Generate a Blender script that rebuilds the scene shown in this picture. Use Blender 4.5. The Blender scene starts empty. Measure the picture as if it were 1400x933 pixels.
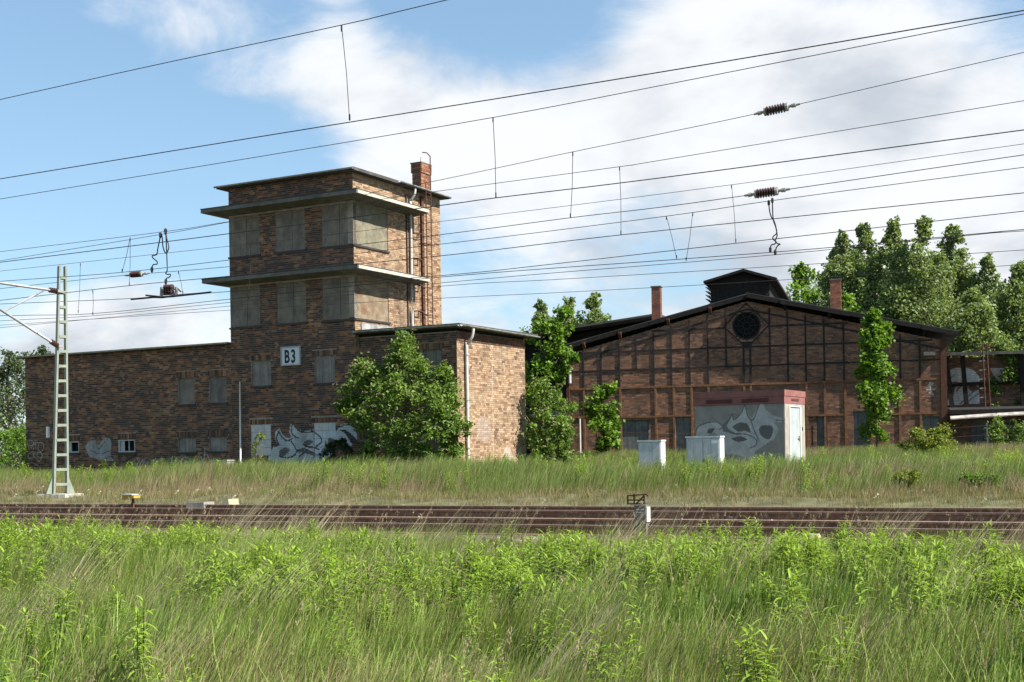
import bpy, math, random
import numpy as np
from mathutils import Vector, Matrix, Euler

# ------------------------------------------------------------------ camera, world, sun
SC = bpy.context.scene
COL = SC.collection
R = math.radians
ROLL, YH, FPX = .017, 608., 1740.          # photo geometry: roll, horizon row, focal length in pixels
EYE = 2.0
cam_d = bpy.data.cameras.new("camera")
cam_d.sensor_width = 36
cam_d.lens = FPX / 1400 * 36
cam_d.shift_y = (YH - 466.5) / 1400
cam_d.clip_start = .1
cam_d.clip_end = 6000
cam = bpy.data.objects.new("camera", cam_d)
COL.objects.link(cam)
cam.matrix_world = Matrix.Translation((0, 0, EYE)) @ Matrix.Rotation(R(90), 4, 'X') @ Matrix.Rotation(ROLL * -1.0, 4, 'Z')
SC.camera = cam

SUN_EL, SUN_B = R(47), R(26.5)
SUN = Vector((math.cos(SUN_EL) * math.cos(SUN_B), -math.cos(SUN_EL) * math.sin(SUN_B), math.sin(SUN_EL)))
SC.view_settings.view_transform = 'Standard'
SC.view_settings.look = 'None'
SC.view_settings.exposure = 1.27
SC.view_settings.gamma = 1
SC.cycles.max_bounces = 6
SC.cycles.transparent_max_bounces = 8


def ray(x, y):
    xx = x - ROLL * (y - YH) - 700
    yy = y + ROLL * (x - 700)
    return np.array([xx / FPX, 1., (YH - yy) / FPX])


def at_depth(x, y, d):
    return ray(x, y) * d + np.array([0, 0, EYE])


W = bpy.data.worlds.new("World")
SC.world = W
W.use_nodes = True


def build_world():
    nt = W.node_tree
    N = nt.nodes
    N.clear()

    def n(t, **k):
        o = N.new(t)
        for a, b in k.items():
            setattr(o, a, b)
        return o

    def link(a, b):
        nt.links.new(a, b)

    def math_(op, a, b=None, c=None):
        o = n('ShaderNodeMath', operation=op)
        for i, v in enumerate((a, b, c)):
            if v is None:
                continue
            if isinstance(v, (int, float)):
                o.inputs[i].default_value = v
            else:
                link(v, o.inputs[i])
        return o.outputs[0]
    out = n('ShaderNodeOutputWorld')
    bg = n('ShaderNodeBackground')
    bg.inputs[1].default_value = .105
    sky = n('ShaderNodeTexSky', sky_type='NISHITA', sun_disc=False, sun_elevation=SUN_EL,
            sun_rotation=math.atan2(SUN.x, SUN.y), altitude=50, air_density=1.0, dust_density=.3, ozone_density=2.0)
    tc = n('ShaderNodeTexCoord')
    nrm = n('ShaderNodeVectorMath', operation='NORMALIZE')
    link(tc.outputs['Generated'], nrm.inputs[0])
    sep = n('ShaderNodeSeparateXYZ')
    link(nrm.outputs[0], sep.inputs[0])
    zz = math_('ADD', math_('ABSOLUTE', sep.outputs[2]), .38)
    comb = n('ShaderNodeCombineXYZ')
    link(math_('DIVIDE', sep.outputs[0], zz), comb.inputs[0])
    link(math_('DIVIDE', sep.outputs[1], zz), comb.inputs[1])

    def noise(scale, detail, rough, off, dist=0.):
        mp = n('ShaderNodeMapping')
        mp.inputs['Location'].default_value = off
        link(comb.outputs[0], mp.inputs[0])
        t = n('ShaderNodeTexNoise')
        t.inputs['Scale'].default_value = scale
        t.inputs['Detail'].default_value = detail
        t.inputs['Roughness'].default_value = rough
        t.inputs['Distortion'].default_value = dist
        link(mp.outputs[0], t.inputs['Vector'])
        return t.outputs[0]
    big = noise(1.9, 9, .57, (3.1, 1.7, .4), .25)
    fine = noise(6.5, 8, .62, (7.3, 2.2, 1.4), .4)
    dens = math_('ADD', math_('MULTIPLY', big, 1.7), math_('MULTIPLY', fine, 1.2))
    # where the cloud banks and the clear gaps stand in the sky (direction, spread, weight)
    banks = [(1060, 90, .15, .42), (1300, 150, .17, .36), (880, 110, .10, .30), (720, 170, .09, .22), (560, 120, .075, .22), (470, 70, .06, .16),
             (400, 115, .06, .20), (290, 65, .055, .29), (190, 20, .05, .29), (110, -30, .05, .27), (1350, 300, .12, .40), (1180, 330, .09, .34),
             (235, 420, .065, 1.0), (60, 460, .06, .8), (660, 435, .06, .45), (900, 420, .06, .35), (640, 250, .06, .26), (760, 330, .06, .14), (520, 190, .05, .26), (30, 210, .03, .16), (960, 250, .1, .2),
             (130, 250, .12, -.42), (330, 230, .065, -.40), (30, 70, .06, -.34), (230, 320, .07, -.34), (640, 40, .05, -.42), (540, -5, .03, -.3),
             (800, 30, .055, -.50), (700, 20, .04, -.4), (620, 350, .05, -.34), (690, 370, .05, -.26), (940, 350, .06, -.34), (860, 320, .045, -.24), (1390, 10, .03, -.3), (400, 30, .025, -.2), (350, 330, .08, -.3)]
    bias = None
    for px, py, rad, w in banks:
        d = Vector(ray(px, py)).normalized()
        ds = n('ShaderNodeVectorMath', operation='DISTANCE')
        link(nrm.outputs[0], ds.inputs[0])
        ds.inputs[1].default_value = d
        q = math_('DIVIDE', ds.outputs['Value'], rad)
        g = math_('POWER', 2.718, math_('MULTIPLY', math_('MULTIPLY', q, q), -1.))
        t = math_('MULTIPLY', g, w * 1.15)
        bias = t if bias is None else math_('ADD', bias, t)
    dens = math_('ADD', dens, bias)
    mr = n('ShaderNodeMapRange', interpolation_type='SMOOTHSTEP')
    mr.inputs['From Min'].default_value = 1.44
    mr.inputs['From Max'].default_value = 2.14
    link(dens, mr.inputs['Value'])
    # cloud brightness: white where thin or high, grey under the thick banks
    sh = noise(3.2, 5, .55, (1.3, 9.2, 2.4), .2)
    mr2 = n('ShaderNodeMapRange', interpolation_type='SMOOTHSTEP')
    mr2.inputs['From Min'].default_value = .33
    mr2.inputs['From Max'].default_value = .58
    link(math_('ADD', math_('MULTIPLY', sh, .88), math_('MULTIPLY', fine, .12)), mr2.inputs['Value'])
    cl = n('ShaderNodeMix', data_type='RGBA')
    cl.inputs['A'].default_value = (2.35, 2.55, 2.85, 1)
    cl.inputs['B'].default_value = (3.95, 4.02, 4.12, 1)
    link(mr2.outputs[0], cl.inputs['Factor'])
    mx = n('ShaderNodeMix', data_type='RGBA')
    link(math_('MULTIPLY', mr.outputs[0], .97), mx.inputs['Factor'])
    skc = n('ShaderNodeMix', data_type='RGBA', blend_type='MULTIPLY')
    skc.inputs['Factor'].default_value = 1
    gm = n('ShaderNodeGamma')
    gm.inputs['Gamma'].default_value = .62
    link(sky.outputs[0], gm.inputs['Color'])
    link(gm.outputs[0], skc.inputs['A'])
    skc.inputs['B'].default_value = (.93, 1.15, 1.28, 1)
    link(skc.outputs['Result'], mx.inputs['A'])
    link(cl.outputs['Result'], mx.inputs['B'])
    link(mx.outputs['Result'], bg.inputs[0])
    link(bg.outputs[0], out.inputs[0])


build_world()
sun_d = bpy.data.lights.new("sun", 'SUN')
sun_d.energy = 5.0
sun_d.angle = R(.5)
sun_d.color = (1, .95, .87)
sun = bpy.data.objects.new("sun", sun_d)
COL.objects.link(sun)
sun.rotation_euler = SUN.to_track_quat('Z', 'Y').to_euler()
sun.location = (30, -20, 40)


# ------------------------------------------------------------------ helpers
def tag(o, label=None, cat=None, group=None, kind=None):
    if label: o['label'] = label
    if cat: o['category'] = cat
    if group: o['group'] = group
    if kind: o['kind'] = kind
    return o


def thing(name, label, cat, loc=(0, 0, 0), rz=0., group=None):
    o = bpy.data.objects.new(name, None)
    o.empty_display_size = .2
    COL.objects.link(o)
    o.location = [float(v) for v in loc]
    o.rotation_euler = (0, 0, rz)
    return tag(o, label, cat, group)


class MB:
    def __init__(s):
        s.V, s.C, s.F = [], [], {3: [], 4: []}
        s.n = 0
        s.poly = []

    def add(s, v, quads=None, tris=None, col=None):
        v = np.asarray(v, float).reshape(-1, 3)
        s.V.append(v)
        c = np.empty((len(v), 3))
        c[:] = (1, 1, 1) if col is None else col
        s.C.append(c)
        if quads is not None and len(quads): s.F[4].append(np.asarray(quads, int).reshape(-1, 4) + s.n)
        if tris is not None and len(tris): s.F[3].append(np.asarray(tris, int).reshape(-1, 3) + s.n)
        s.n += len(v)

    BOXF = np.array([[0, 3, 2, 1], [4, 5, 6, 7], [0, 1, 5, 4], [1, 2, 6, 5], [2, 3, 7, 6], [3, 0, 4, 7]])

    def hexa(s, p8, col=None):
        s.add(p8, s.BOXF, None, col)
        return s

    def box(s, x0, x1, y0, y1, z0, z1, col=None):
        return s.hexa([(x0, y0, z0), (x1, y0, z0), (x1, y1, z0), (x0, y1, z0), (x0, y0, z1), (x1, y0, z1), (x1, y1, z1), (x0, y1, z1)], col)

    def bar(s, a, b, w, h=None, up=(0, 0, 1), col=None):
        """box along a-b, width w across, height h along up"""
        a, b = np.array(a, float), np.array(b, float)
        h = w if h is None else h
        d = (b - a) / max(np.linalg.norm(b - a), 1e-9)
        u = np.array(up, float)
        sd = np.cross(d, u)
        if np.linalg.norm(sd) < 1e-3: sd = np.cross(d, (1, 0, 0))
        sd /= np.linalg.norm(sd)
        u = np.cross(sd, d)
        o = [(-1, -1), (1, -1), (1, 1), (-1, 1)]
        return s.hexa([a + sd * w / 2 * i + u * h / 2 * j for i, j in o] + [b + sd * w / 2 * i + u * h / 2 * j for i, j in o], col)

    def tube(s, pts, rad, n=6, col=None, cap=True):
        P = np.asarray(pts, float)
        m = len(P)
        rad = np.full(m, rad, float) if np.isscalar(rad) else np.asarray(rad, float)
        T = np.gradient(P, axis=0)
        T /= np.linalg.norm(T, axis=1)[:, None] + 1e-12
        ref = np.array([0, 0, 1.]) if abs(T[:, 2]).mean() < .8 else np.array([1., 0, 0])
        A = np.cross(T, ref)
        A /= np.linalg.norm(A, axis=1)[:, None] + 1e-12
        B = np.cross(T, A)
        an = np.arange(n) / n * 2 * np.pi
        ring = P[:, None] + rad[:, None, None] * (np.cos(an)[None, :, None] * A[:, None] + np.sin(an)[None, :, None] * B[:, None])
        v = ring.reshape(-1, 3)
        i = np.arange(m - 1)[:, None] * n
        j = np.arange(n)[None]
        k = (j + 1) % n
        q = np.stack([i + j, i + k, i + n + k, i + n + j], -1).reshape(-1, 4)
        t = []
        if cap:
            t = [(0, a, a + 1) for a in range(1, n - 1)] + [((m - 1) * n, (m - 1) * n + a + 1, (m - 1) * n + a) for a in range(1, n - 1)]
        s.add(v, q, t, col)
        return s

    def lathe(s, prof, c, axis, n=10, col=None):
        """profile [(t, r)] along axis from c"""
        c, ax = np.array(c, float), np.array(axis, float)
        ax /= np.linalg.norm(ax)
        pts = [c + ax * t for t, r in prof]
        return s.tube_fixed(pts, [r for t, r in prof], ax, n, col)

    def tube_fixed(s, pts, rad, ax, n, col=None):
        P = np.asarray(pts, float)
        ref = np.array([0, 0, 1.]) if abs(ax[2]) < .8 else np.array([1., 0, 0])
        A = np.cross(ax, ref)
        A /= np.linalg.norm(A)
        B = np.cross(ax, A)
        an = np.arange(n) / n * 2 * np.pi
        v = (P[:, None] + np.asarray(rad)[:, None, None] * (np.cos(an)[None, :, None] * A + np.sin(an)[None, :, None] * B)).reshape(-1, 3)
        m = len(P)
        i = np.arange(m - 1)[:, None] * n
        j = np.arange(n)[None]
        k = (j + 1) % n
        q = np.stack([i + j, i + k, i + n + k, i + n + j], -1).reshape(-1, 4)
        t = [(0, a, a + 1) for a in range(1, n - 1)] + [((m - 1) * n, (m - 1) * n + a + 1, (m - 1) * n + a) for a in range(1, n - 1)]
        s.add(v, q, t, col)
        return s

    def prism(s, poly, y0, y1, mp=lambda u, d, z: (u, d, z), col=None):
        """polygon [(u,z)] extruded from y0 to y1 (convex or simple: fan caps)"""
        n = len(poly)
        v = [mp(u, y0, z) for u, z in poly] + [mp(u, y1, z) for u, z in poly]
        q = [(i, (i + 1) % n, n + (i + 1) % n, n + i) for i in range(n)]
        t = [(0, i + 1, i) for i in range(1, n - 1)] + [(n, n + i, n + i + 1) for i in range(1, n - 1)]
        s.add(v, q, t, col)
        return s

    def build(s, name, mat, parent=None, smooth=False, kind=None, loc=None):
        me = bpy.data.meshes.new(name)
        V = np.concatenate(s.V)
        C = np.concatenate(s.C)
        F4 = np.concatenate(s.F[4]) if s.F[4] else np.zeros((0, 4), int)
        F3 = np.concatenate(s.F[3]) if s.F[3] else np.zeros((0, 3), int)
        me.vertices.add(len(V))
        me.vertices.foreach_set('co', V.astype(np.float32).ravel())
        li = np.concatenate([F4.ravel(), F3.ravel()]).astype(np.int32)
        me.loops.add(len(li))
        me.loops.foreach_set('vertex_index', li)
        ls = np.concatenate([np.arange(len(F4)) * 4, len(F4) * 4 + np.arange(len(F3)) * 3]).astype(np.int32)
        me.polygons.add(len(ls))
        me.polygons.foreach_set('loop_start', ls)
        me.polygons.foreach_set('use_smooth', np.full(len(ls), bool(smooth)))
        me.update(calc_edges=True)
        at = me.color_attributes.new('Col', 'FLOAT_COLOR', 'POINT')
        at.data.foreach_set('color', np.concatenate([C, np.ones((len(C), 1))], 1).astype(np.float32).ravel())
        me.validate()
        me.materials.append(mat)
        o = bpy.data.objects.new(name, me)
        COL.objects.link(o)
        if parent: o.parent = parent
        if kind: o['kind'] = kind
        if loc is not None: o.location = loc
        return o


def dup(o, parent=None, **kw):
    c = o.copy()
    COL.objects.link(c)
    if parent: c.parent = parent
    return c


def copy_tree(o, parent=None):
    c = o.copy()
    COL.objects.link(c)
    if parent: c.parent = parent
    for ch in list(o.children): copy_tree(ch, c)
    return c


MATS = {}


def mat(name, base=(.5, .5, .5), rough=.85, var=.25, scale=6., bump=.0, bscale=40., attr=False, metal=0., streak=None,
        stain=None, trans=0., spec=.3, dirt=None):
    """procedural surface: base colour (x vertex colour), noise variation, streaks, stain patches, bump"""
    m = bpy.data.materials.new(name)
    m.use_nodes = True
    nt = m.node_tree
    N = nt.nodes
    N.clear()
    L = nt.links.new
    out = N.new('ShaderNodeOutputMaterial')
    b = N.new('ShaderNodeBsdfPrincipled')
    b.inputs['Roughness'].default_value = rough
    b.inputs['Metallic'].default_value = metal
    b.inputs['Specular IOR Level'].default_value = spec
    tc = N.new('ShaderNodeTexCoord')
    src = tc.outputs['Object']

    def noise(sc, det=5, vec=None, rough_=.6):
        t = N.new('ShaderNodeTexNoise')
        t.inputs['Scale'].default_value = sc
        t.inputs['Detail'].default_value = det
        t.inputs['Roughness'].default_value = rough_
        L(vec or src, t.inputs['Vector'])
        return t.outputs[0]

    def mix(a, bb, fac, mode='MIX'):
        x = N.new('ShaderNodeMix')
        x.data_type = 'RGBA'
        x.blend_type = mode
        for sock, v in ((x.inputs['A'], a), (x.inputs['B'], bb), (x.inputs['Factor'], fac)):
            if isinstance(v, (int, float)): sock.default_value = v
            elif isinstance(v, tuple): sock.default_value = (*v, 1)
            else: L(v, sock)
        return x.outputs['Result']

    def rng(v, a, c, d, e):
        r_ = N.new('ShaderNodeMapRange')
        r_.interpolation_type = 'SMOOTHSTEP'
        for i, k in enumerate((a, c, d, e)): r_.inputs[i + 1].default_value = k
        L(v, r_.inputs[0])
        return r_.outputs[0]
    col = None
    if attr:
        if tuple(base) == (.5, .5, .5): base = (1., 1., 1.)
        at = N.new('ShaderNodeAttribute')
        at.attribute_name = 'Col'
        col = mix(at.outputs['Color'], tuple(base), 1., 'MULTIPLY')
    else:
        col = tuple(base)
    if var:
        v = rng(noise(scale), .25, .75, 1 - var, 1 + var)
        cc = N.new('ShaderNodeCombineXYZ')
        for i in range(3): L(v, cc.inputs[i])
        col = mix(col, cc.outputs[0], 1., 'MULTIPLY')
    if streak:
        sc, colr, amt = streak          # vertical streaks: noise stretched in z
        mp = N.new('ShaderNodeMapping')
        mp.inputs['Scale'].default_value = sc
        L(src, mp.inputs[0])
        col = mix(col, tuple(colr), rng(noise(1., 6, mp.outputs[0], .65), .45, .7, 0, amt))
    if stain:
        sc, colr, lo, hi, amt = stain
        col = mix(col, tuple(colr), rng(noise(sc, 6), lo, hi, 0, amt))
    if isinstance(col, tuple): b.inputs['Base Color'].default_value = (*col, 1)
    else: L(col, b.inputs['Base Color'])
    if bump:
        bp = N.new('ShaderNodeBump')
        bp.inputs['Strength'].default_value = min(1, bump)
        bp.inputs['Distance'].default_value = .01
        L(noise(bscale, 4), bp.inputs['Height'])
        L(bp.outputs[0], b.inputs['Normal'])
    if trans:
        t = N.new('ShaderNodeBsdfTranslucent')
        if isinstance(col, tuple): t.inputs[0].default_value = (*col, 1)
        else: L(mix(col, (1.25, 1.2, .6), 1., 'MULTIPLY'), t.inputs[0])
        ms = N.new('ShaderNodeMixShader')
        ms.inputs[0].default_value = trans
        L(b.outputs[0], ms.inputs[1])
        L(t.outputs[0], ms.inputs[2])
        L(ms.outputs[0], out.inputs[0])
    else:
        L(b.outputs[0], out.inputs[0])
    MATS[name] = m
    return m


M_brick = mat('brick_clay', rough=.88, attr=True, var=.16, scale=9, bump=.35, bscale=60, streak=((1.1, 1.1, .2), (.035, .029, .026), .42))
M_mortar = mat('lime_mortar', (.29, .245, .20), .95, .3, 3, .3, 80)
M_soot_mortar = mat('sooty_mortar', (.17, .135, .11), .95, .35, 3, .3, 80)
M_conc = mat('weathered_concrete', (.125, .12, .105), .9, .3, 2.2, .3, 50, stain=(1.2, (.07, .07, .06), .5, .7, .7))
M_conc_light = mat('pale_concrete', (.42, .41, .38), .9, .25, 4, .3, 50, stain=(2., (.2, .19, .16), .55, .75, .5))
M_board = mat('weathered_board', (.225, .20, .17), .85, .25, 3, .25, 30, streak=((14, 14, .7), (.07, .067, .063), .85),
              stain=(1.4, (.18, .11, .065), .57, .72, .65))
M_board_grey = mat('grey_plywood', (.185, .155, .122), .85, .3, 2.2, .2, 30, streak=((3, 3, 1.2), (.085, .083, .08), .8))
M_sill = mat('dark_sill_tile', (.045, .035, .03), .6, .3, 9)
M_felt = mat('roof_felt', (.06, .058, .055), .95, .3, 2, .4, 30, stain=(1.5, (.14, .135, .12), .5, .7, .6))
M_zinc = mat('zinc_sheet', (.36, .36, .35), .5, .3, 5, .05, 20, metal=.35, stain=(3., (.13, .11, .09), .52, .7, .7))
M_pipe = mat('grey_painted_pipe', (.44, .435, .415), .5, .15, 6, stain=(3., (.25, .2, .15), .6, .75, .6))
M_rust = mat('rusty_iron', (.085, .034, .02), .9, .4, 12, .3, 60, stain=(4., (.055, .03, .022), .48, .68, .8))
M_rust_or = mat('orange_rust_steel', (.17, .082, .040), .9, .35, 9, .3, 60, stain=(3., (.08, .04, .025), .5, .7, .8))
M_black = mat('sooty_steel', (.022, .019, .018), .8, .3, 8, .2, 40)
M_char = mat('charred_timber', (.014, .012, .011), .95, .4, 6, .4, 30)
M_dark = mat('dark_interior', (.008, .008, .008), .9, .2, 3)
M_white = mat('white_paint', (.74, .74, .70), .6, .12, 4, stain=(2.5, (.45, .42, .36), .58, .75, .5))
M_white_block = mat('white_block', (.50, .50, .47), .85, .15, 6, .2, 60, stain=(2.2, (.28, .27, .24), .55, .75, .6))
M_letter = mat('black_lettering', (.012, .013, .02), .5, .1, 5)
M_sign = mat('enamel_plate', (.58, .62, .62), .35, .08, 3)
M_signframe = mat('sign_frame', (.33, .33, .33), .5, .2, 9)
M_mast = mat('mast_green_paint', (.21, .235, .185), .6, .15, 4, stain=(3., (.22, .23, .18), .58, .75, .5))
M_wire = mat('copper_wire', (.035, .032, .03), .6, .2, 3, metal=.3)
M_galv = mat('galvanised_tube', (.30, .30, .29), .5, .15, 6, metal=.3)
M_insul = mat('brown_porcelain', (.045, .016, .013), .35, .2, 9, spec=.6)
M_fitting = mat('pale_fitting', (.26, .255, .235), .5, .2, 14)
M_rail = mat('rusty_rail', (.17, .098, .063), .9, .4, 14, .3, 90)
M_railtop = mat('rail_running_face', (.36, .27, .215), .5, .2, 12, metal=.3)
M_sleeper = mat('sleeper_concrete', (.13, .112, .095), .95, .25, 4, .3, 50)
M_pebble = mat('exposed_aggregate', (.30, .29, .275), .95, .2, 3, .9, 55, attr=True, stain=(70., (.11, .10, .095), .5, .62, .75))
M_redband = mat('red_brown_fascia', (.21, .085, .075), .75, .2, 3, .2, 40)
M_vent = mat('dark_red_vent', (.085, .028, .026), .8, .2, 6)
M_door = mat('pale_metal_door', (.32, .345, .35), .5, .12, 3, stain=(5., (.40, .40, .38), .58, .7, .5))
M_cab = mat('grey_cabinet', (.47, .48, .475), .6, .15, 5, streak=((22, 22, 1.2), (.27, .28, .28), .55), stain=(4., (.12, .12, .12), .64, .72, .6))
M_leafy = mat('green_leaf', rough=.55, attr=True, var=.15, scale=3, trans=.38, spec=.35)
M_grass = mat('grass_blade', rough=.6, attr=True, var=.12, scale=2, trans=.35, spec=.3)
M_bark = mat('grey_bark', (.13, .11, .085), .95, .35, 8, .5, 30)
M_petal = mat('cream_blossom', (.80, .78, .62), .8, .1, 8, trans=.25)
M_straw = mat('dry_straw', rough=.7, attr=True, var=.15, scale=4, trans=.2)
M_stone = mat('ballast_stone', rough=.95, attr=True, var=.25, scale=30, bump=.4, bscale=50)
M_soil = mat('grassy_soil', (.085, .085, .04), .95, .4, 1.2, .5, 14, stain=(.35, (.16, .13, .075), .5, .68, .8))
M_ballast = mat('ballast_bed_stone', (.11, .085, .065), .95, .5, 22, .9, 26)
M_slab = mat('dull_slab', (.20, .19, .165), .95, .3, 6, .3, 40)
M_yellow = mat('yellow_paint', (.36, .235, .04), .6, .2, 6, stain=(5., (.2, .15, .05), .55, .7, .6))
M_cream = mat('cream_cap', (.36, .335, .21), .7, .2, 6)
M_corr = mat('corrugated_cement', (.33, .30, .27), .9, .3, 4, stain=(3., (.13, .1, .08), .5, .7, .7))
M_glass = mat('dirty_glass', (.010, .010, .010), .6, .3, 4, spec=.05)

rng0 = np.random.default_rng(7)


# ------------------------------------------------------------------ terrain
def sm(a, b, x):
    t = np.clip((np.asarray(x, float) - a) / (b - a), 0, 1)
    return t * t * (3 - 2 * t)


TA = R(24)
TN = np.array([math.sin(TA), math.cos(TA)])
TE = np.array([math.cos(TA), -math.sin(TA)])
Q_FAR = 23.3                     # perpendicular distance of the farthest rail


def qof(x, y): return np.asarray(x) * TN[0] + np.asarray(y) * TN[1]


def ground_z(x, y):
    x = np.asarray(x, float)
    y = np.asarray(y, float)
    q = qof(x, y)
    z = .12 + .42 * sm(14.2, 16.4, q) + .26 * sm(24.0, 26.5, q) + .05 * sm(26, 32, q)
    z = z + .42 * sm(45.5, 55, q) * sm(-4, 6, x)
    bump_ = .05 * np.sin(x * .9 + y * .4) + .04 * np.sin(x * .37 - y * 1.1 + 2) + .03 * np.sin(2.1 * x + 1.3 * y)
    flat = sm(13.8, 16., q) * (1 - sm(24.2, 27, q))
    return z + bump_ * (1 - flat) * .8


def build_ground():
    def axis(lim, fine0, fine1, st):
        a = list(np.arange(fine0, fine1 + .01, st))
        g, s_ = fine1, st
        while g < lim:
            s_ *= 1.25
            g += s_
            a.append(g)
        g, s_ = fine0, st
        lo = []
        while g > -lim:
            s_ *= 1.25
            g -= s_
            lo.append(g)
        return np.array(lo[::-1] + a)
    X = axis(2500, -34, 30, .5)
    Y = axis(2500, 2, 64, .4)
    gx, gy = np.meshgrid(X, Y)
    gz = ground_z(gx, gy)
    v = np.stack([gx, gy, gz], -1).reshape(-1, 3)
    nx, ny = len(X), len(Y)
    i = np.arange(ny - 1)[:, None] * nx + np.arange(nx - 1)[None]
    q = np.stack([i, i + 1, i + nx + 1, i + nx], -1).reshape(-1, 4)
    m = MB()
    m.add(v, q)
    o = m.build('ground', M_soil, smooth=True)
    tag(o, 'weedy grassland on both sides of the railway', kind='structure')


build_ground()


class Fr:
    """local frame of an upright facade: x along it to the right, y away, z up"""

    def __init__(s, a, px, depth):
        s.a = R(a)
        s.e = np.array([math.cos(s.a), -math.sin(s.a)])
        s.n = np.array([math.sin(s.a), math.cos(s.a)])
        s.O = ray(*px)[:2] * depth

    def front(s, x, y, ly=0.):
        d = ray(x, y)
        t = (s.n @ s.O + ly) / (s.n @ d[:2])
        P = d[:2] * t - s.O
        return float(s.e @ P), EYE + t * d[2]

    def side(s, x, y, lx=0.):
        d = ray(x, y)
        t = (s.e @ s.O + lx) / (s.e @ d[:2])
        P = d[:2] * t - s.O
        return float(s.n @ P), EYE + t * d[2]

    def world(s, lx, ly, z=0.):
        P = s.O + s.e * lx + s.n * ly
        return np.array([P[0], P[1], z])

    def root(s, name, label, cat, lx=0., ly=0., z=0., group=None):
        return thing(name, label, cat, s.world(lx, ly, z), -s.a, group)


# ------------------------------------------------------------------ brickwork
class Noise2:
    def __init__(s, seed):
        s.g = np.random.default_rng(seed).random((64, 64))

    def __call__(s, x, z):
        x, z = np.asarray(x), np.asarray(z)
        i, j = np.floor(x).astype(int), np.floor(z).astype(int)
        fx, fz = x - i, z - j
        fx, fz = fx * fx * (3 - 2 * fx), fz * fz * (3 - 2 * fz)
        g = lambda a, b: s.g[a % 64, b % 64]
        return (g(i, j) * (1 - fx) + g(i + 1, j) * fx) * (1 - fz) + (g(i, j + 1) * (1 - fx) + g(i + 1, j + 1) * fx) * fz


NZ1, NZ2 = Noise2(3), Noise2(11)
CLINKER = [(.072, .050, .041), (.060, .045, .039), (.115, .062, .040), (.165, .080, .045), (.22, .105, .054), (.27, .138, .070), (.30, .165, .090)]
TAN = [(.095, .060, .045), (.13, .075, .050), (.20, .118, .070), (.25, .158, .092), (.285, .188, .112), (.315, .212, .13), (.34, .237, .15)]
SHED = [(.175, .092, .060), (.13, .074, .054), (.20, .102, .063), (.23, .112, .066), (.27, .135, .078), (.105, .066, .052)]


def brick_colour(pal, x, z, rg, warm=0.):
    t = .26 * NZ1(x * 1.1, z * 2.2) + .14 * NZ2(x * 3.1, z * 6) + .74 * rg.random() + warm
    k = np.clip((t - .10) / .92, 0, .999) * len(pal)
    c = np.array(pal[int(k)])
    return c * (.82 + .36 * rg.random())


def bricks(mb, mp, z0, z1, spans, seed, pal, paint=None, dep=.007, course=.077, warm=0.):
    """lay courses between z0 and z1; spans(zmid) -> [(a, b)] clear stretches; mp(u, out, z) -> xyz"""
    rg = np.random.default_rng(seed)
    nrow = int(round((z1 - z0) / course))
    F = MB.BOXF[1:]
    for r in range(nrow):
        za, zb = z0 + r * course + .005, z0 + (r + 1) * course - .006
        zm = (za + zb) / 2
        for a, b in spans(zm):
            u = a - (.065 if r % 2 else 0.) - (.13 * rg.integers(0, 2))
            while u < b - .02:
                w = .26 if rg.random() < .62 else .13
                ua, ub = max(u + .005, a), min(u + w - .005, b)
                u += w
                if ub - ua < .035: continue
                c = brick_colour(pal, (ua + ub) / 2, zm, rg, warm)
                d = dep + abs(rg.normal(0, .0015))
                cells = [(ua, ub, c)]
                if paint is not None and paint.near(ua, ub, zm):
                    k = max(1, int(round((ub - ua) / .03)))
                    es = np.linspace(ua, ub, k + 1)
                    cells = [(es[i], es[i + 1], paint.colour((es[i] + es[i + 1]) / 2, zm, c, rg)) for i in range(k)]
                if len(cells) > 1:
                    zc = (za + zm) / 2, (zm + zb) / 2
                    es = [c_[0] for c_ in cells] + [cells[-1][1]]
                    for p, q in zip(es, es[1:]):
                        for z_0, z_1, zk in ((za, zm, zc[0]), (zm, zb, zc[1])):
                            cc = paint.colour((p + q) / 2, zk, c, rg)
                            mb.add([mp(p, 0, z_0), mp(q, 0, z_0), mp(q, 0, z_1), mp(p, 0, z_1), mp(p, d, z_0), mp(q, d, z_0), mp(q, d, z_1), mp(p, d, z_1)], F, None, cc)
                    continue
                for p, q, cc in cells:
                    mb.add([mp(p, 0, za), mp(q, 0, za), mp(q, 0, zb), mp(p, 0, zb), mp(p, d, za), mp(q, d, za), mp(q, d, zb), mp(p, d, zb)], F, None, cc)


def wall_core(mb, mp, u0, u1, z0, z1, holes, deep=.25, thick=.3):
    """front sheet with openings, their reveals and backs"""
    us = sorted({u0, u1, *[h[0] for h in holes], *[h[1] for h in holes]})
    zs = sorted({z0, z1, *[h[2] for h in holes], *[h[3] for h in holes]})
    for a, b in zip(us, us[1:]):
        for c, d in zip(zs, zs[1:]):
            um, zm = (a + b) / 2, (c + d) / 2
            if any(h[0] < um < h[1] and h[2] < zm < h[3] for h in holes): continue
            mb.add([mp(a, 0, c), mp(b, 0, c), mp(b, 0, d), mp(a, 0, d)], [(0, 1, 2, 3)])
    for a, b, c, d in holes:
        mb.add([mp(a, 0, c), mp(b, 0, c), mp(b, 0, d), mp(a, 0, d), mp(a, -deep, c), mp(b, -deep, c), mp(b, -deep, d), mp(a, -deep, d)],
               [(0, 4, 5, 1), (1, 5, 6, 2), (2, 6, 7, 3), (3, 7, 4, 0), (4, 7, 6, 5)])


def span_fn(u0, u1, holes):
    def f(z):
        segs = [(u0, u1)]
        for a, b, c, d in holes:
            if c - .03 < z < d + .03:
                segs = [s2 for s in segs for s2 in ((s[0], min(s[1], a)), (max(s[0], b), s[1])) if s2[1] - s2[0] > .03]
        return segs
    return f


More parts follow.
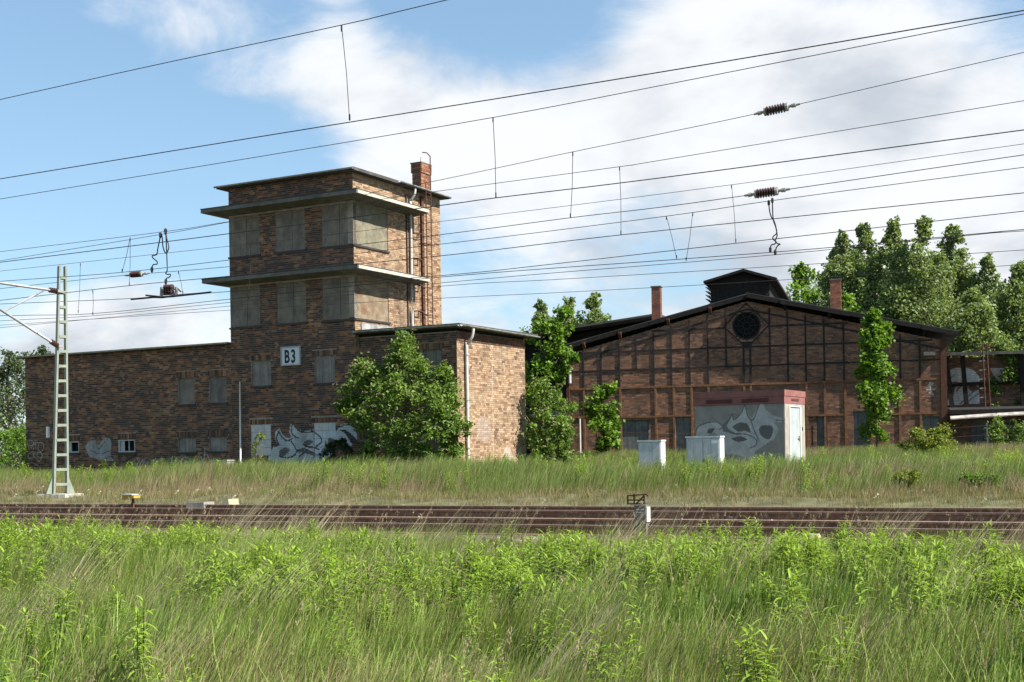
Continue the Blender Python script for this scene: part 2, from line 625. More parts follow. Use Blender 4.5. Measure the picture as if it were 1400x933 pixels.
def in_poly(poly, x, z):
    c = False
    n = len(poly)
    j = n - 1
    for i in range(n):
        xi, zi = poly[i]
        xj, zj = poly[j]
        if (zi > z) != (zj > z) and x < (xj - xi) * (z - zi) / (zj - zi) + xi: c = not c
        j = i
    return c


def seg_dist(pl, x, z):
    P = np.array(pl)
    A, B = P[:-1], P[1:]
    d = B - A
    t = np.clip(((x - A[:, 0]) * d[:, 0] + (z - A[:, 1]) * d[:, 1]) / ((d ** 2).sum(1) + 1e-9), 0, 1)
    return np.sqrt(((A[:, 0] + t * d[:, 0] - x) ** 2 + (A[:, 1] + t * d[:, 1] - z) ** 2).min())


def smooth_line(pts, k=5):
    P = np.array(pts, float)
    if len(P) < 3: return P
    Q = np.vstack([2 * P[0] - P[1], P, 2 * P[-1] - P[-2]])
    o = []
    for i in range(1, len(Q) - 2):
        p0, p1, p2, p3 = Q[i - 1:i + 3]
        for t in np.linspace(0, 1, k, endpoint=False):
            o.append(.5 * (2 * p1 + (p2 - p0) * t + (2 * p0 - 5 * p1 + 4 * p2 - p3) * t * t + (3 * p1 - p0 - 3 * p2 + p3) * t ** 3))
    o.append(P[-1])
    return np.array(o)


class Paint:
    """sprayed fills and lines on a wall, in the wall's own metres; later entries lie on top"""

    def __init__(s):
        s.items = []

    def fill(s, pts, col, soft=.0, smooth=True):
        p = smooth_line(list(pts) + [pts[0]], 4) if smooth else np.array(pts)
        s.items.append(('f', [tuple(q) for q in p], col, soft, (p[:, 0].min(), p[:, 0].max(), p[:, 1].min(), p[:, 1].max())))

    def line(s, pts, col, w, smooth=True):
        p = smooth_line(pts, 4) if smooth else np.array(pts)
        s.items.append(('l', p, col, w, (p[:, 0].min() - w, p[:, 0].max() + w, p[:, 1].min() - w, p[:, 1].max() + w)))

    def near(s, a, b, z):
        return any(i[4][0] < b and i[4][1] > a and i[4][2] < z < i[4][3] for i in s.items)

    def colour(s, x, z, base, rg):
        c = base
        for k, p, col, w, bb in s.items:
            if not (bb[0] <= x <= bb[1] and bb[2] <= z <= bb[3]): continue
            hit = in_poly(p, x, z) if k == 'f' else seg_dist(p, x, z) < w / 2
            if hit:
                keep = .12 if k == 'l' else .10 + w
                c = np.array(col) * (.9 + .2 * rg.random()) * (1 - keep) + np.array(base) * keep
        return c


# ------------------------------------------------------------------ signal box
S = Fr(28.5, (488, 608), 46.5)
GZ = .55                                    # foundations reach below the grass
sb = S.root('signal_box', 'derelict brick railway building with a square tower, a long left wing and a right block', 'building')
FRONT = lambda u, d, z: (u, -d, z)
TW0, TW1, TWD, TWT = -5.86, 0., 6.05, 12.05        # tower width, depth, top
WG0, WGT = -17.35, 6.05                            # wing
BK1, BKY, BKD, BKT = 4.19, .2, 5.1, 6.02           # right block: width, set-back, depth, top


def opening(F, a, b, ly=0.):
    (x0, z1), (x1, z0) = F.front(*a, ly), F.front(*b, ly)
    return (round(x0, 3), round(x1, 3), round(z0, 3), round(z1, 3))


# openings on the front (wing and tower share one plane; the wing is 3 cm back)
tower_windows = [(-5.84, -4.36, 9.45, 10.95), (-3.60, -2.20, 9.45, 10.95), (-1.42, -.012, 9.45, 10.95),
                 (-5.84, -4.40, 6.72, 8.25), (-3.57, -2.20, 6.72, 8.25), (-1.44, -.012, 6.72, 8.25)]
mid_windows = [(-4.86, -3.92, 4.41, 5.38), (-1.86, -.93, 4.41, 5.42)]
block_windows = [(-4.95, -3.97, 1.75, 2.93), (-1.94, -.95, 1.75, 2.93)]
wing_boarded = [(-8.67, -7.77, 3.84, 4.86), (-7.02, -6.13, 3.85, 4.85), (-8.68, -7.74, 1.93, 2.48), (-7.08, -6.17, 1.95, 2.50)]
wing_open = [(-15.0, -14.18, 1.97, 2.44), (-11.92, -11.0, 1.95, 2.46)]
side_windows = [(.012, 2.24, 9.45, 11.0), (.012, 2.22, 6.75, 8.3)]       # tower's right face
annex_windows = [(2.75, 3.60, 4.45, 5.42), (2.5, 3.45, 1.75, 2.45)]


def graffiti_front():
    p = Paint()

    def z3(pts): return [S.front(360 + X / 10, 570 + Y / 10) for X, Y in pts]
    silver, dark, mid = (.52, .57, .59), (.030, .027, .030), (.13, .115, .12)
    p.fill(z3([(75, 660), (60, 560), (95, 470), (130, 410), (200, 375), (160, 300), (165, 210), (225, 160), (260, 240), (330, 300), (380, 290),
               (355, 200), (380, 90), (430, 140), (520, 190), (650, 190), (590, 90), (690, 190), (730, 150), (860, 170), (1000, 175),
               (1060, 110), (1180, 85), (1290, 150), (1300, 330), (1230, 300), (1210, 400), (1100, 440), (1000, 470), (760, 660), (400, 665)]), silver, .02, False)
    p.fill(z3([(215, 540), (230, 460), (300, 425), (365, 450), (310, 520), (260, 545)]), mid)
    p.fill(z3([(540, 380), (570, 335), (640, 310), (680, 345), (640, 380), (590, 405)]), mid)
    p.fill(z3([(450, 480), (520, 450), (620, 470), (720, 530), (640, 600), (690, 540), (560, 500)]), mid)
    p.fill(z3([(1000, 180), (1110, 175), (1210, 240), (1280, 330), (1215, 370), (1150, 270), (1080, 200)]), dark)
    p.fill(z3([(840, 310), (880, 380), (890, 290), (990, 320), (1110, 400), (1000, 470), (860, 440)]), (.06, .06, .055))
    for pl, w in (([(80, 665), (60, 560), (95, 470), (140, 400), (215, 385), (180, 300), (215, 200)], .06), ([(215, 200), (250, 270), (330, 330), (400, 300)], .055),
                  ([(400, 90), (385, 200), (430, 270), (480, 290)], .055), ([(430, 130), (500, 195), (590, 212), (670, 205)], .055),
                  ([(600, 90), (650, 170), (720, 230), (785, 290), (790, 350), (740, 390), (705, 430)], .06), ([(735, 160), (830, 172)], .05),
                  ([(75, 600), (130, 640), (220, 655)], .09), ([(220, 540), (330, 560), (420, 530), (460, 470)], .06), ([(470, 610), (500, 540), (560, 500)], .06),
                  ([(545, 380), (600, 410), (690, 420), (760, 450)], .06), ([(1000, 180), (1060, 130), (1180, 110), (1270, 150), (1290, 320)], .05),
                  ([(380, 330), (430, 400), (460, 460), (560, 440), (700, 500)], .05)):
        p.line(z3(pl), dark, w)

    def z2(pts): return [S.front(20 + X / 7.778, 590 + Y / 7.778) for X, Y in pts]
    lt = (.44, .44, .43)
    # tag at the wing's left end, the rubbed silver patch and the scribbles under the windows
    for pl in ([(125, 95), (150, 190)], [(130, 100), (185, 95), (195, 140), (150, 150)], [(195, 130), (250, 120)], [(210, 110), (225, 190)],
               [(200, 85), (235, 105)], [(255, 125), (245, 190), (275, 215), (305, 180), (300, 130), (260, 120)], [(165, 185), (180, 150), (200, 190)],
               [(170, 225), (140, 245), (145, 285), (180, 280)], [(190, 220), (195, 280)], [(220, 225), (195, 255), (225, 285)],
               [(240, 220), (285, 235), (280, 280), (235, 265), (245, 225)], [(230, 290), (260, 320), (290, 270)], [(200, 340), (240, 360)],
               [(1270, 290), (1280, 350), (1310, 330), (1300, 290)], [(1320, 290), (1330, 345), (1360, 300), (1365, 345)], [(1380, 290), (1385, 340), (1420, 330)],
               [(1430, 290), (1470, 330), (1500, 280)], [(1520, 330), (1560, 285), (1570, 330)], [(1640, 330), (1660, 280), (1700, 320), (1720, 280)]):
        p.line(z2(pl), lt, .035)
    p.fill(z2([(745, 170), (790, 105), (860, 90), (890, 150), (940, 80), (1000, 70), (1025, 130), (1015, 250), (1060, 320), (930, 300), (800, 270)]), (.38, .40, .40), .18)
    for pl in ([(860, 95), (890, 190), (960, 100)], [(800, 200), (900, 240), (1000, 210)], [(940, 310), (1010, 270), (1070, 320)], [(1030, 250), (1050, 210), (1085, 240), (1040, 260)]):
        p.line(z2(pl), (.08, .075, .07), .035)
    z5 = lambda pts: [S.front(220 + X / 3.589, 440 + Y / 3.589) for X, Y in pts]
    for pl in ([(90, 690), (120, 665), (150, 690)], [(95, 670), (140, 695)], [(120, 660), (122, 705)], [(195, 660), (205, 690)], [(215, 620), (208, 680), (190, 700)], [(225, 650), (240, 690)]):
        p.line(z5(pl), lt, .04)
    return p


PAINT = graffiti_front()


def build_signal_box():
    # ---- walls: a mortar core with every brick laid on it
    front_holes = tower_windows + mid_windows + block_windows
    m = MB()
    wall_core(m, FRONT, TW0, TW1, GZ, TWT, front_holes)
    RIGHT = lambda u, d, z: (TW1 + d, u, z)
    wall_core(m, RIGHT, 0, TWD, GZ, TWT, side_windows)
    m.add([(TW0, 0, GZ), (TW0, TWD, GZ), (TW0, TWD, TWT), (TW0, 0, TWT), (TW1, TWD, GZ), (TW1, TWD, TWT)], [(0, 3, 2, 1), (1, 2, 5, 4)])
    tower = m.build('tower_wall', M_mortar, sb)
    b = MB()
    lint = [(w[0] - .09, w[1] + .09, w[3], w[3] + .20) for w in mid_windows + block_windows]
    bands = [(-7, 0.02, 11.02, 11.30), (-7, .02, 8.32, 8.60)]
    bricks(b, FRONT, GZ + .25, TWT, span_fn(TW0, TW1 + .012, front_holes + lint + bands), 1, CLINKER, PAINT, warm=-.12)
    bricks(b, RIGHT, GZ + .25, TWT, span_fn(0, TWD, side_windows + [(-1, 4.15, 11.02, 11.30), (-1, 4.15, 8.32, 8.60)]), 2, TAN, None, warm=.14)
    LEFT = lambda u, d, z: (TW0 - d, u, z)
    bricks(b, LEFT, WGT, TWT, span_fn(0, TWD, []), 3, CLINKER)
    b.build('brick_course', M_brick, tower, kind='stuff')
    # soldier courses over the windows
    def soldiers(holes, name, par, seed, y=0.):
        s_ = MB()
        rg = np.random.default_rng(seed)
        for a, bb, c, d in holes:
            n = int((bb - a) / .0769)
            w = (bb - a) / n
            for i in range(n):
                u = a + i * w
                s_.box(u + .006, u + w - .006, y - .010 + rg.normal(0, .001), y + .002, c + .006, d - .006, brick_colour(CLINKER, u, c, rg, -.1))
        s_.build(name, M_brick, par, kind='stuff')
    soldiers(lint, 'soldier_course', tower, 5)
    # wing
    m = MB()
    WF = lambda u, d, z: (u, .03 - d, z)
    wh = wing_boarded + wing_open
    wall_core(m, WF, WG0, TW0, GZ, WGT, wh)
    m.add([(WG0, .03, GZ), (WG0, 5.3, GZ), (WG0, 5.3, WGT), (WG0, .03, WGT), (TW0, 5.3, GZ), (TW0, 5.3, WGT)], [(0, 3, 2, 1), (1, 2, 5, 4)])
    wing = m.build('wing_wall', M_mortar, sb)
    b = MB()
    wl = [(w[0] - .05, w[1] + .05, w[3], w[3] + .26) for w in wh]
    bricks(b, WF, GZ + .2, WGT, span_fn(WG0 - .012, TW0, wh + wl), 11, CLINKER, PAINT, warm=-.05)
    bricks(b, lambda u, d, z: (WG0 - d, u, z), GZ + .2, WGT, span_fn(.03, 5.3, []), 12, CLINKER)
    b.build('brick_course', M_brick, wing, kind='stuff')
    soldiers(wl, 'soldier_course', wing, 6, .03)
    # right block
    m = MB()
    BF = lambda u, d, z: (u, BKY - d, z)
    BR = lambda u, d, z: (BK1 + d, u, z)
    wall_core(m, BF, 0, BK1, GZ, BKT, annex_windows)
    wall_core(m, BR, BKY, BKY + BKD, GZ, BKT, [])
    m.add([(BK1, BKY + BKD, GZ), (BK1, BKY + BKD, BKT), (-.5, BKY + BKD, GZ), (-.5, BKY + BKD, BKT)], [(0, 1, 3, 2)])
    block = m.build('block_wall', M_mortar, sb)
    b = MB()
    al = [(w[0] - .08, w[1] + .08, w[3], w[3] + .24) for w in annex_windows]
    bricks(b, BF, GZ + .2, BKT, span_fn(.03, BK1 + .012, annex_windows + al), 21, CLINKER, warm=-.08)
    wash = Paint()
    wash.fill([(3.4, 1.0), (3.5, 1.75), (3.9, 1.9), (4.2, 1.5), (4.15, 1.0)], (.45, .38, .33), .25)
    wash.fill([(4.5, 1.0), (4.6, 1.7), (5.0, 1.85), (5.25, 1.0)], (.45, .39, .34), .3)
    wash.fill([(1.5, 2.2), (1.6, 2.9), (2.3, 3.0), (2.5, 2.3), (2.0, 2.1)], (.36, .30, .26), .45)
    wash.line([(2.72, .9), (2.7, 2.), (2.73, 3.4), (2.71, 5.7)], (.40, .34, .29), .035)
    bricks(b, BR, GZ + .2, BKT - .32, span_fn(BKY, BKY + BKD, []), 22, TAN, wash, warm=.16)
    bricks(b, BR, BKT - .32, BKT, span_fn(BKY, BKY + BKD, []), 23, [(.13, .06, .036), (.19, .085, .046), (.10, .05, .035)], None, dep=.03)
    b.build('brick_course', M_brick, block, kind='stuff')
    soldiers(al, 'soldier_course', block, 7, BKY)

    # ---- concrete hoods round the tower
    for zt, zr in ((11.30, 11.02), (8.60, 8.32)):
        h = MB()
        D, ye = .75, 4.1
        zo, zi = zt - .06, zt
        bo = zt - .20
        outer = [(TW0 - D, ye * .6), (TW0 - D, -D), (D - .05, -D), (D - .05, ye)]
        inner = [(TW0, ye * .6), (TW0, 0.), (0., 0.), (0., ye)]
        for i in range(3):
            o1, o2, i1, i2 = outer[i], outer[i + 1], inner[i], inner[i + 1]
            h.hexa([(*o1, bo), (*o2, bo), (*i2, zr), (*i1, zr), (*o1, zo), (*o2, zo), (*i2, zi), (*i1, zi)])
        hood = h.build('concrete_hood', M_conc, sb)
        t = MB()                        # the tar-paper cap that runs round the hood
        for i in range(3):
            o1, o2, i1, i2 = outer[i], outer[i + 1], inner[i], inner[i + 1]
            g = lambda o, k: (o[0] + (-.015 if o[0] < -1 else .015), o[1] - (.015 if o[1] < 0 else 0))
            a1, a2 = g(o1, i), g(o2, i)
            t.hexa([(*a1, zo + .004), (*a2, zo + .004), (i2[0], i2[1], zi + .004), (i1[0], i1[1], zi + .004), (*a1, zo + .03), (*a2, zo + .03), (i2[0], i2[1], zi + .03), (i1[0], i1[1], zi + .03)])
        t.build('felt_cap', M_felt, hood)
        t = MB()
        t.box(D - .048, D - .030, -D + .05, ye - .03, bo + .01, zo - .01)  # cream strip on the right edge only: sunlight put into the colour
        t.build('sunlit_edge', M_sunlit_edge, hood)

    # ---- boards and infill
    def window(hole, mp, board_mat, kind='board', out=-.05, sill=True, proud=False):
        a, b_, c, d = hole
        f = MB()
        if kind == 'board':
            e = .006
            k_ = 2 if b_ - a > 1.2 else 1
            for j in range(k_):
                f = MB()
                p0, p1 = a + (b_ - a) * (j * .56), (a + (b_ - a) * .56 if k_ == 2 and j == 0 else b_)
                o_ = out - .012 * j
                f.hexa([mp(p0 + e, o_ - .03, c + e), mp(p1 - e, o_ - .03, c + e), mp(p1 - e, o_, c + e), mp(p0 + e, o_, c + e),
                        mp(p0 + e, o_ - .03, d - e), mp(p1 - e, o_ - .03, d - e), mp(p1 - e, o_, d - e), mp(p0 + e, o_, d - e)])
                o = f.build('window_board', board_mat, sb)
        if sill:
            s_ = MB()
            s_.hexa([mp(a - .05, -.2, c - .07), mp(b_ + .05 if b_ < -.1 or mp is not FRONT else b_ + .06, -.2, c - .07), mp(b_ + .05, .06, c - .09), mp(a - .05, .06, c - .09),
                     mp(a - .05, -.2, c + .004), mp(b_ + .05, -.2, c + .004), mp(b_ + .05, .06, c - .02), mp(a - .05, .06, c - .02)])
            s_.build('window_sill', M_sill, o if kind == 'board' else sb)
    for i, w in enumerate(tower_windows): window(w, FRONT, M_board_grey, out=-.012)
    RIGHT = lambda u, d, z: (TW1 + d, u, z)
    M_side = mat('stained_board', (.17, .125, .08), .85, .3, 2.5, .2, 30, streak=((2.2, 2.2, 5), (.27, .235, .17), .7), stain=(1.1, (.14, .06, .027), .5, .66, .8))
    M_side2 = mat('lichened_board', (.15, .135, .095), .85, .3, 2.5, .2, 30, stain=(2.4, (.24, .215, .15), .5, .66, .7))
    for w, mm in zip(side_windows, (M_side2, M_side)): window(w, RIGHT, mm, out=-.012)
    for w in mid_windows: window(w, FRONT, M_board, out=-.06)
    for w in wing_boarded: window(w, WF, M_board if w[3] < 3 else M_board_grey, out=-.06)
    for w in annex_windows: window(w, BF, M_board, out=-.06)
    # two ground-floor openings walled up with white blocks; the right one is half sprayed silver
    for k, (a, b_, c, d) in enumerate(block_windows):
        fr = MB()
        fr.box(a, b_, .05, .09, c, d)
        back = fr.build('infill_panel', M_mortar, sb)
        n = 4
        for r in range(n):
            zs = d - (d - c) * r / n
            ze = d - (d - c) * (r + 1) / n
            cuts = (0, .68, 1.) if r % 2 == 0 else (0, .38, 1.)
            for p, q in zip(cuts, cuts[1:]):
                bb = MB()
                y0 = .012 + .004 * rng0.random()
                bb.box(a + (b_ - a) * p + .006, a + (b_ - a) * q - .006, y0, .048, ze + .006, zs - .006)
                if k == 1 and r > 0:
                    xa, xb, za, zb_ = a + (b_ - a) * p + .007, a + (b_ - a) * q - .007, ze + .007, zs - .007
                    gx, gz = np.meshgrid(np.linspace(xa, xb, 26), np.linspace(za, zb_, 12))
                    rgp = np.random.default_rng(77)
                    bb.V.append(np.stack([gx.ravel(), np.full(gx.size, y0 - .002), gz.ravel()], -1))
                    bb.C[0][:] = (.5, .55, .57)
                    bb.C.append(np.array([PAINT.colour(x_, z_, np.array((.50, .50, .48)), rgp) for x_, z_ in zip(gx.ravel(), gz.ravel())]))
                    ii = np.arange(11)[:, None] * 26 + np.arange(25)[None]
                    bb.F[4].append(np.stack([ii, ii + 1, ii + 27, ii + 26], -1).reshape(-1, 4) + bb.n)
                    bb.n += gx.size
                o = bb.build('block', M_white_block if (k == 0 or r == 0) else M_sprayed, back)
    # the two small open cellar windows in the wing
    for k, (a, b_, c, d) in enumerate(wing_open):
        f = MB()
        t = .07
        for x0, x1, z0, z1 in ((a, a + t, c, d), (b_ - t * .5, b_, c, d), (a + t, b_ - t * .5, c, c + t * .8), (a + t, b_ - t * .5, d - t * .6, d)):
            f.box(x0, x1, .0, .12, z0, z1)
        o = f.build('window_frame', M_conc_light, sb)
        p = MB()
        if k == 0:
            p.box(a + t, a + .35, .03, .07, c + t * .8, d - t * .6)
        else:
            p.box(a + t + .02, a + .3, .05, .07, c + t * .8, d - t * .6)
            p.box(a + .52, a + .57, .05, .07, c + t * .8, d - t * .6)
        p.build('casement', M_conc_light, o)
        s_ = MB()
        s_.box(a - .06, b_ + .06, -.05, .1, c - .10, c - .003)
        s_.build('window_sill', M_sill, o)
        g = MB()
        g.box(a, b_, .20, .21, c, d)
        g.build('pane', M_dark, o)  # near-black sheet paints the darkness of the room behind the open window

    # ---- roofs
    def flat_roof(x0, x1, y0, y1, z, t, name):
        r_ = MB()
        r_.box(x0, x1, y0, y1, z, z + t)
        return r_.build(name, M_felt, sb)
    tr = flat_roof(TW0 - .32, TW1 + .30, -.33, TWD + .3, TWT + .004, .11, 'tower_roof')
    wr = flat_roof(WG0 - .25, TW0 - .003, -.22, 5.5, WGT + .004, .09, 'wing_roof')
    br = flat_roof(.02, BK1 + .32, BKY - .32, BKY + BKD + .55, BKT + .10, .14, 'block_roof')
    ls = MB()
    ls.box(0.03, BK1 - .02, BKY + .03, BKY + BKD - .03, BKT - .02, BKT + .098)
    ls.build('roof_bed', M_char, br)
    fl = MB()
    fl.box(.02, .06, .35, 4.6, 6.27, 6.56)
    fl.build('flashing', M_zinc, br)

    def gutter(p0, p1, r_, par, name='gutter'):
        g = MB()
        p0, p1 = np.array(p0), np.array(p1)
        d = (p1 - p0) / np.linalg.norm(p1 - p0)
        s_ = np.cross(d, (0, 0, 1))
        an = np.linspace(math.pi, 2 * math.pi, 7)
        for rr in (r_,):
            va = [p0 + s_ * math.cos(t) * rr + np.array([0, 0, math.sin(t) * rr]) for t in an]
            vb = [p1 + s_ * math.cos(t) * rr + np.array([0, 0, math.sin(t) * rr]) for t in an]
            g.add(va + vb, [(i, i + 1, 7 + i + 1, 7 + i) for i in range(6)])
        n = max(2, int(np.linalg.norm(p1 - p0) / .75))
        for i in range(n + 1):
            c = p0 + (p1 - p0) * i / n
            for t0, t1 in zip(an, an[1:]):
                q0 = c + s_ * math.cos(t0) * r_ * 1.06 + np.array([0, 0, math.sin(t0) * r_ * 1.06])
                q1 = c + s_ * math.cos(t1) * r_ * 1.06 + np.array([0, 0, math.sin(t1) * r_ * 1.06])
                g.bar(q0, q1, .03, .008)
        return g.build(name, M_zinc, par, kind='stuff')
    gutter((TW0 - .35, -.385, TWT + .09), (TW1 + .28, -.385, TWT + .09), .055, tr)
    gutter((TW1 + .36, 2.6, TWT + .10), (TW1 + .36, TWD + .25, TWT + .07), .06, tr)
    gutter((WG0 - .22, -.275, WGT + .07), (TW0 - .05, -.275, WGT + .07), .055, wr)
    gutter((.05, BKY - .38, BKT + .19), (BK1 + .3, BKY - .38, BKT + .19), .06, br)
    gutter((BK1 + .38, BKY - .25, BKT + .19), (BK1 + .38, BKY + BKD + .5, BKT + .15), .06, br)

    def pipe(pts, r_, name, mm, clamps):
        t = MB()
        t.tube(smooth_line(pts, 4), r_, 10)
        o = t.build(name, mm, sb, smooth=True)
        c = MB()
        for p, ax in clamps:
            c.lathe([(-.02, r_ * 1.25), (.02, r_ * 1.25)], p, ax, 10)
        c.build('pipe_clamp', M_zinc, o, kind='stuff')
        return o
    pipe([(.30, 3.75, 12.05), (.29, 3.74, 11.85), (.13, 3.72, 11.6), (.10, 3.72, 11.4), (.10, 3.71, 9.), (.10, 3.7, 6.9), (.10, 3.8, 6.62), (.12, 4.1, 6.5), (.12, 4.4, 6.48)], .05, 'tower_downpipe', M_pipe,
         [((.10, 3.72, z), (0, 0, 1)) for z in (11.2, 9.6, 8., 7.0)])
    pipe([(BK1 + .37, BKY + .55, BKT + .12), (BK1 + .36, BKY + .55, BKT - .02), (BK1 + .30, BKY + .54, BKT - .22), (BK1 + .13, BKY + .53, BKT - .42), (BK1 + .10, BKY + .52, BKT - .6), (BK1 + .10, BKY + .52, 3.), (BK1 + .10, BKY + .5, .7)],
         .055, 'block_downpipe', M_pipe, [((BK1 + .10, BKY + .52, z), (0, 0, 1)) for z in (5.2, 3.6, 1.9)])
    # conduit, ladder with rungs up to the chimney, small wall rungs
    cd = MB()
    cd.box(.018, .10, 4.52, 4.68, 6.3, 11.9)
    cd.build('rusty_conduit', M_rust, sb)
    c2 = MB()
    c2.box(.018, .06, 3.48, 3.54, 6.6, 11.8)
    c2.build('cable_duct', M_sill, sb)
    ld = MB()
    for y in (4.44, 4.80):
        ld.tube([(.36, y, 6.3), (.36, y, 12.6), (.36, y, 13.5)] if y > 4.6 else [(.36, y, 6.3), (.36, y, 12.35)], .022, 6)
    ld.tube([(.36, 4.80, 13.5), (.2, 4.80, 13.66), (.0, 4.8, 13.7)], .022, 6)
    for z in (7.2, 8.6, 10.0, 11.4):
        for y in (4.44, 4.80): ld.bar((.02, y, z), (.36, y, z), .03, .03)
    lo = ld.build('ladder', M_rust, sb)
    rb = MB()
    rb.tube([(.36, 4.44, 0), (.36, 4.80, 0)], .014, 5)
    r0 = rb.build('rung', M_rust, lo, loc=(0, 0, 6.5))
    for i in range(1, 20):
        dup(r0, lo).location = (0, 0, 6.5 + i * .29)
    hb = MB()
    for i in range(5):
        z = 7.3 + i * 1.02
        hb.bar((.02, 4.0, z), (.22, 4.0, z), .03)
        hb.bar((.02, 4.3, z), (.22, 4.3, z), .03)
        hb.bar((.22, 3.98, z), (.22, 4.32, z), .03)
        hb.bar((.2, 4.0, z - .3), (.2, 4.0, z), .025)
    hb.build('wall_bracket', M_rust, sb, kind='stuff')
    # chimney: brick courses and a corbelled head
    cx0, cx1, cy0, cy1 = -.72, -.30, 5.15, 5.85
    ch = MB()
    ch.box(cx0, cx1, cy0, cy1, TWT + .05, 13.3)
    cho = ch.build('chimney', M_mortar, sb)
    cb = MB()
    pal = [(.21, .09, .05), (.26, .12, .065), (.17, .07, .042), (.29, .15, .085)]
    bricks(cb, lambda u, d, z: (u, cy0 - d, z), TWT + .3, 13.0, span_fn(cx0, cx1, []), 31, pal)
    bricks(cb, lambda u, d, z: (cx1 + d, u, z), TWT + .3, 13.0, span_fn(cy0, cy1, []), 32, pal)
    bricks(cb, lambda u, d, z: (u, cy0 - d, z), 13.0, 13.38, span_fn(cx0 - .03, cx1 + .03, []), 33, pal, dep=.05)
    bricks(cb, lambda u, d, z: (cx1 + d, u, z), 13.0, 13.38, span_fn(cy0 - .03, cy1 + .03, []), 34, pal, dep=.05)
    cb.build('brick_course', M_brick, cho, kind='stuff')
    cp = MB()
    cp.box(cx0 - .06, cx1 + .06, cy0 - .06, cy1 + .06, 13.385, 13.43)
    cp.tube([(cx0 + .1, cy1 - .2, 13.4), (cx0 + .1, cy1 - .2, 13.75)], .012, 5)
    cp.build('chimney_cap', M_conc, cho)
    bs = MB()
    bs.box(cx0 - .05, cx1 + .06, cy0 - .06, cy1 + .06, TWT + .08, TWT + .32)
    bs.build('chimney_flashing', M_felt, cho)


M_sunlit_edge = mat('sunlit_edge_cream', (.40, .375, .31), .8, .2, 4)
M_sprayed = mat('sprayed_block', (.95, .95, .95), .8, .12, 5, attr=True)
build_signal_box()

# station sign
sg = S.root('station_sign', 'white enamel sign with black B3 on the tower front', 'sign', -2.92, -.02, 5.47)
m = MB()
m.box(-.44, .44, -.045, 0., -.335, .335)
m.build('sign_plate', M_sign, sg)
m = MB()
for x0, x1, z0, z1 in ((-.46, .46, .315, .36), (-.46, .46, -.36, -.315), (-.46, -.42, -.315, .315), (.42, .46, -.315, .315)):
    m.box(x0, x1, -.07, -.0, z0, z1)
m.build('sign_frame', M_signframe, sg)
for ch, x in (('B', -.30), ('3', .015)):
    cu = bpy.data.curves.new('letter', 'FONT')
    cu.body = ch
    cu.size = .68
    cu.offset = .017
    cu.extrude = .004
    cu.materials.append(M_letter)
    tmp = bpy.data.objects.new('letter', cu)
    COL.objects.link(tmp)
    bpy.context.view_layer.update()
    me = bpy.data.meshes.new_from_object(tmp.evaluated_get(bpy.context.evaluated_depsgraph_get()))
    bpy.data.objects.remove(tmp)
    o = bpy.data.objects.new('letter', me)
    COL.objects.link(o)
    o.parent = sg
    o.location = (x, -.052, -.245)
    o.rotation_euler = (R(90), 0, 0)
    o.scale = (.66, 1., 1)

# white pole and pale box at the foot of the tower
po = S.root('white_pole', 'thin white pole standing against the tower front left of the window', 'pole', -5.28, -.25, .6)
m = MB()
m.tube([(0, 0, 0), (0, .05, 4.0)], .032, 8)
m.build('shaft', M_white, po, smooth=True)
m = MB()
m.lathe([(0, .045), (.03, .045), (.06, .01)], (0, .05, 4.0), (0, 0, 1), 8)
m.build('cap', M_sill, po)
bx = S.root('meter_box', 'low pale metal box on the grass at the foot of the tower', 'cabinet', -5.95, -.45, .62)
m = MB()
m.box(-.36, .36, -.2, .2, 0, .93)
m.build('body', M_cab, bx)
m = MB()
m.box(-.39, .39, -.23, .23, .933, .98)
m.build('lid', M_conc_light, bx)

# ------------------------------------------------------------------ engine shed
H = Fr(16, (1025, 608), 60)
HZ = .9


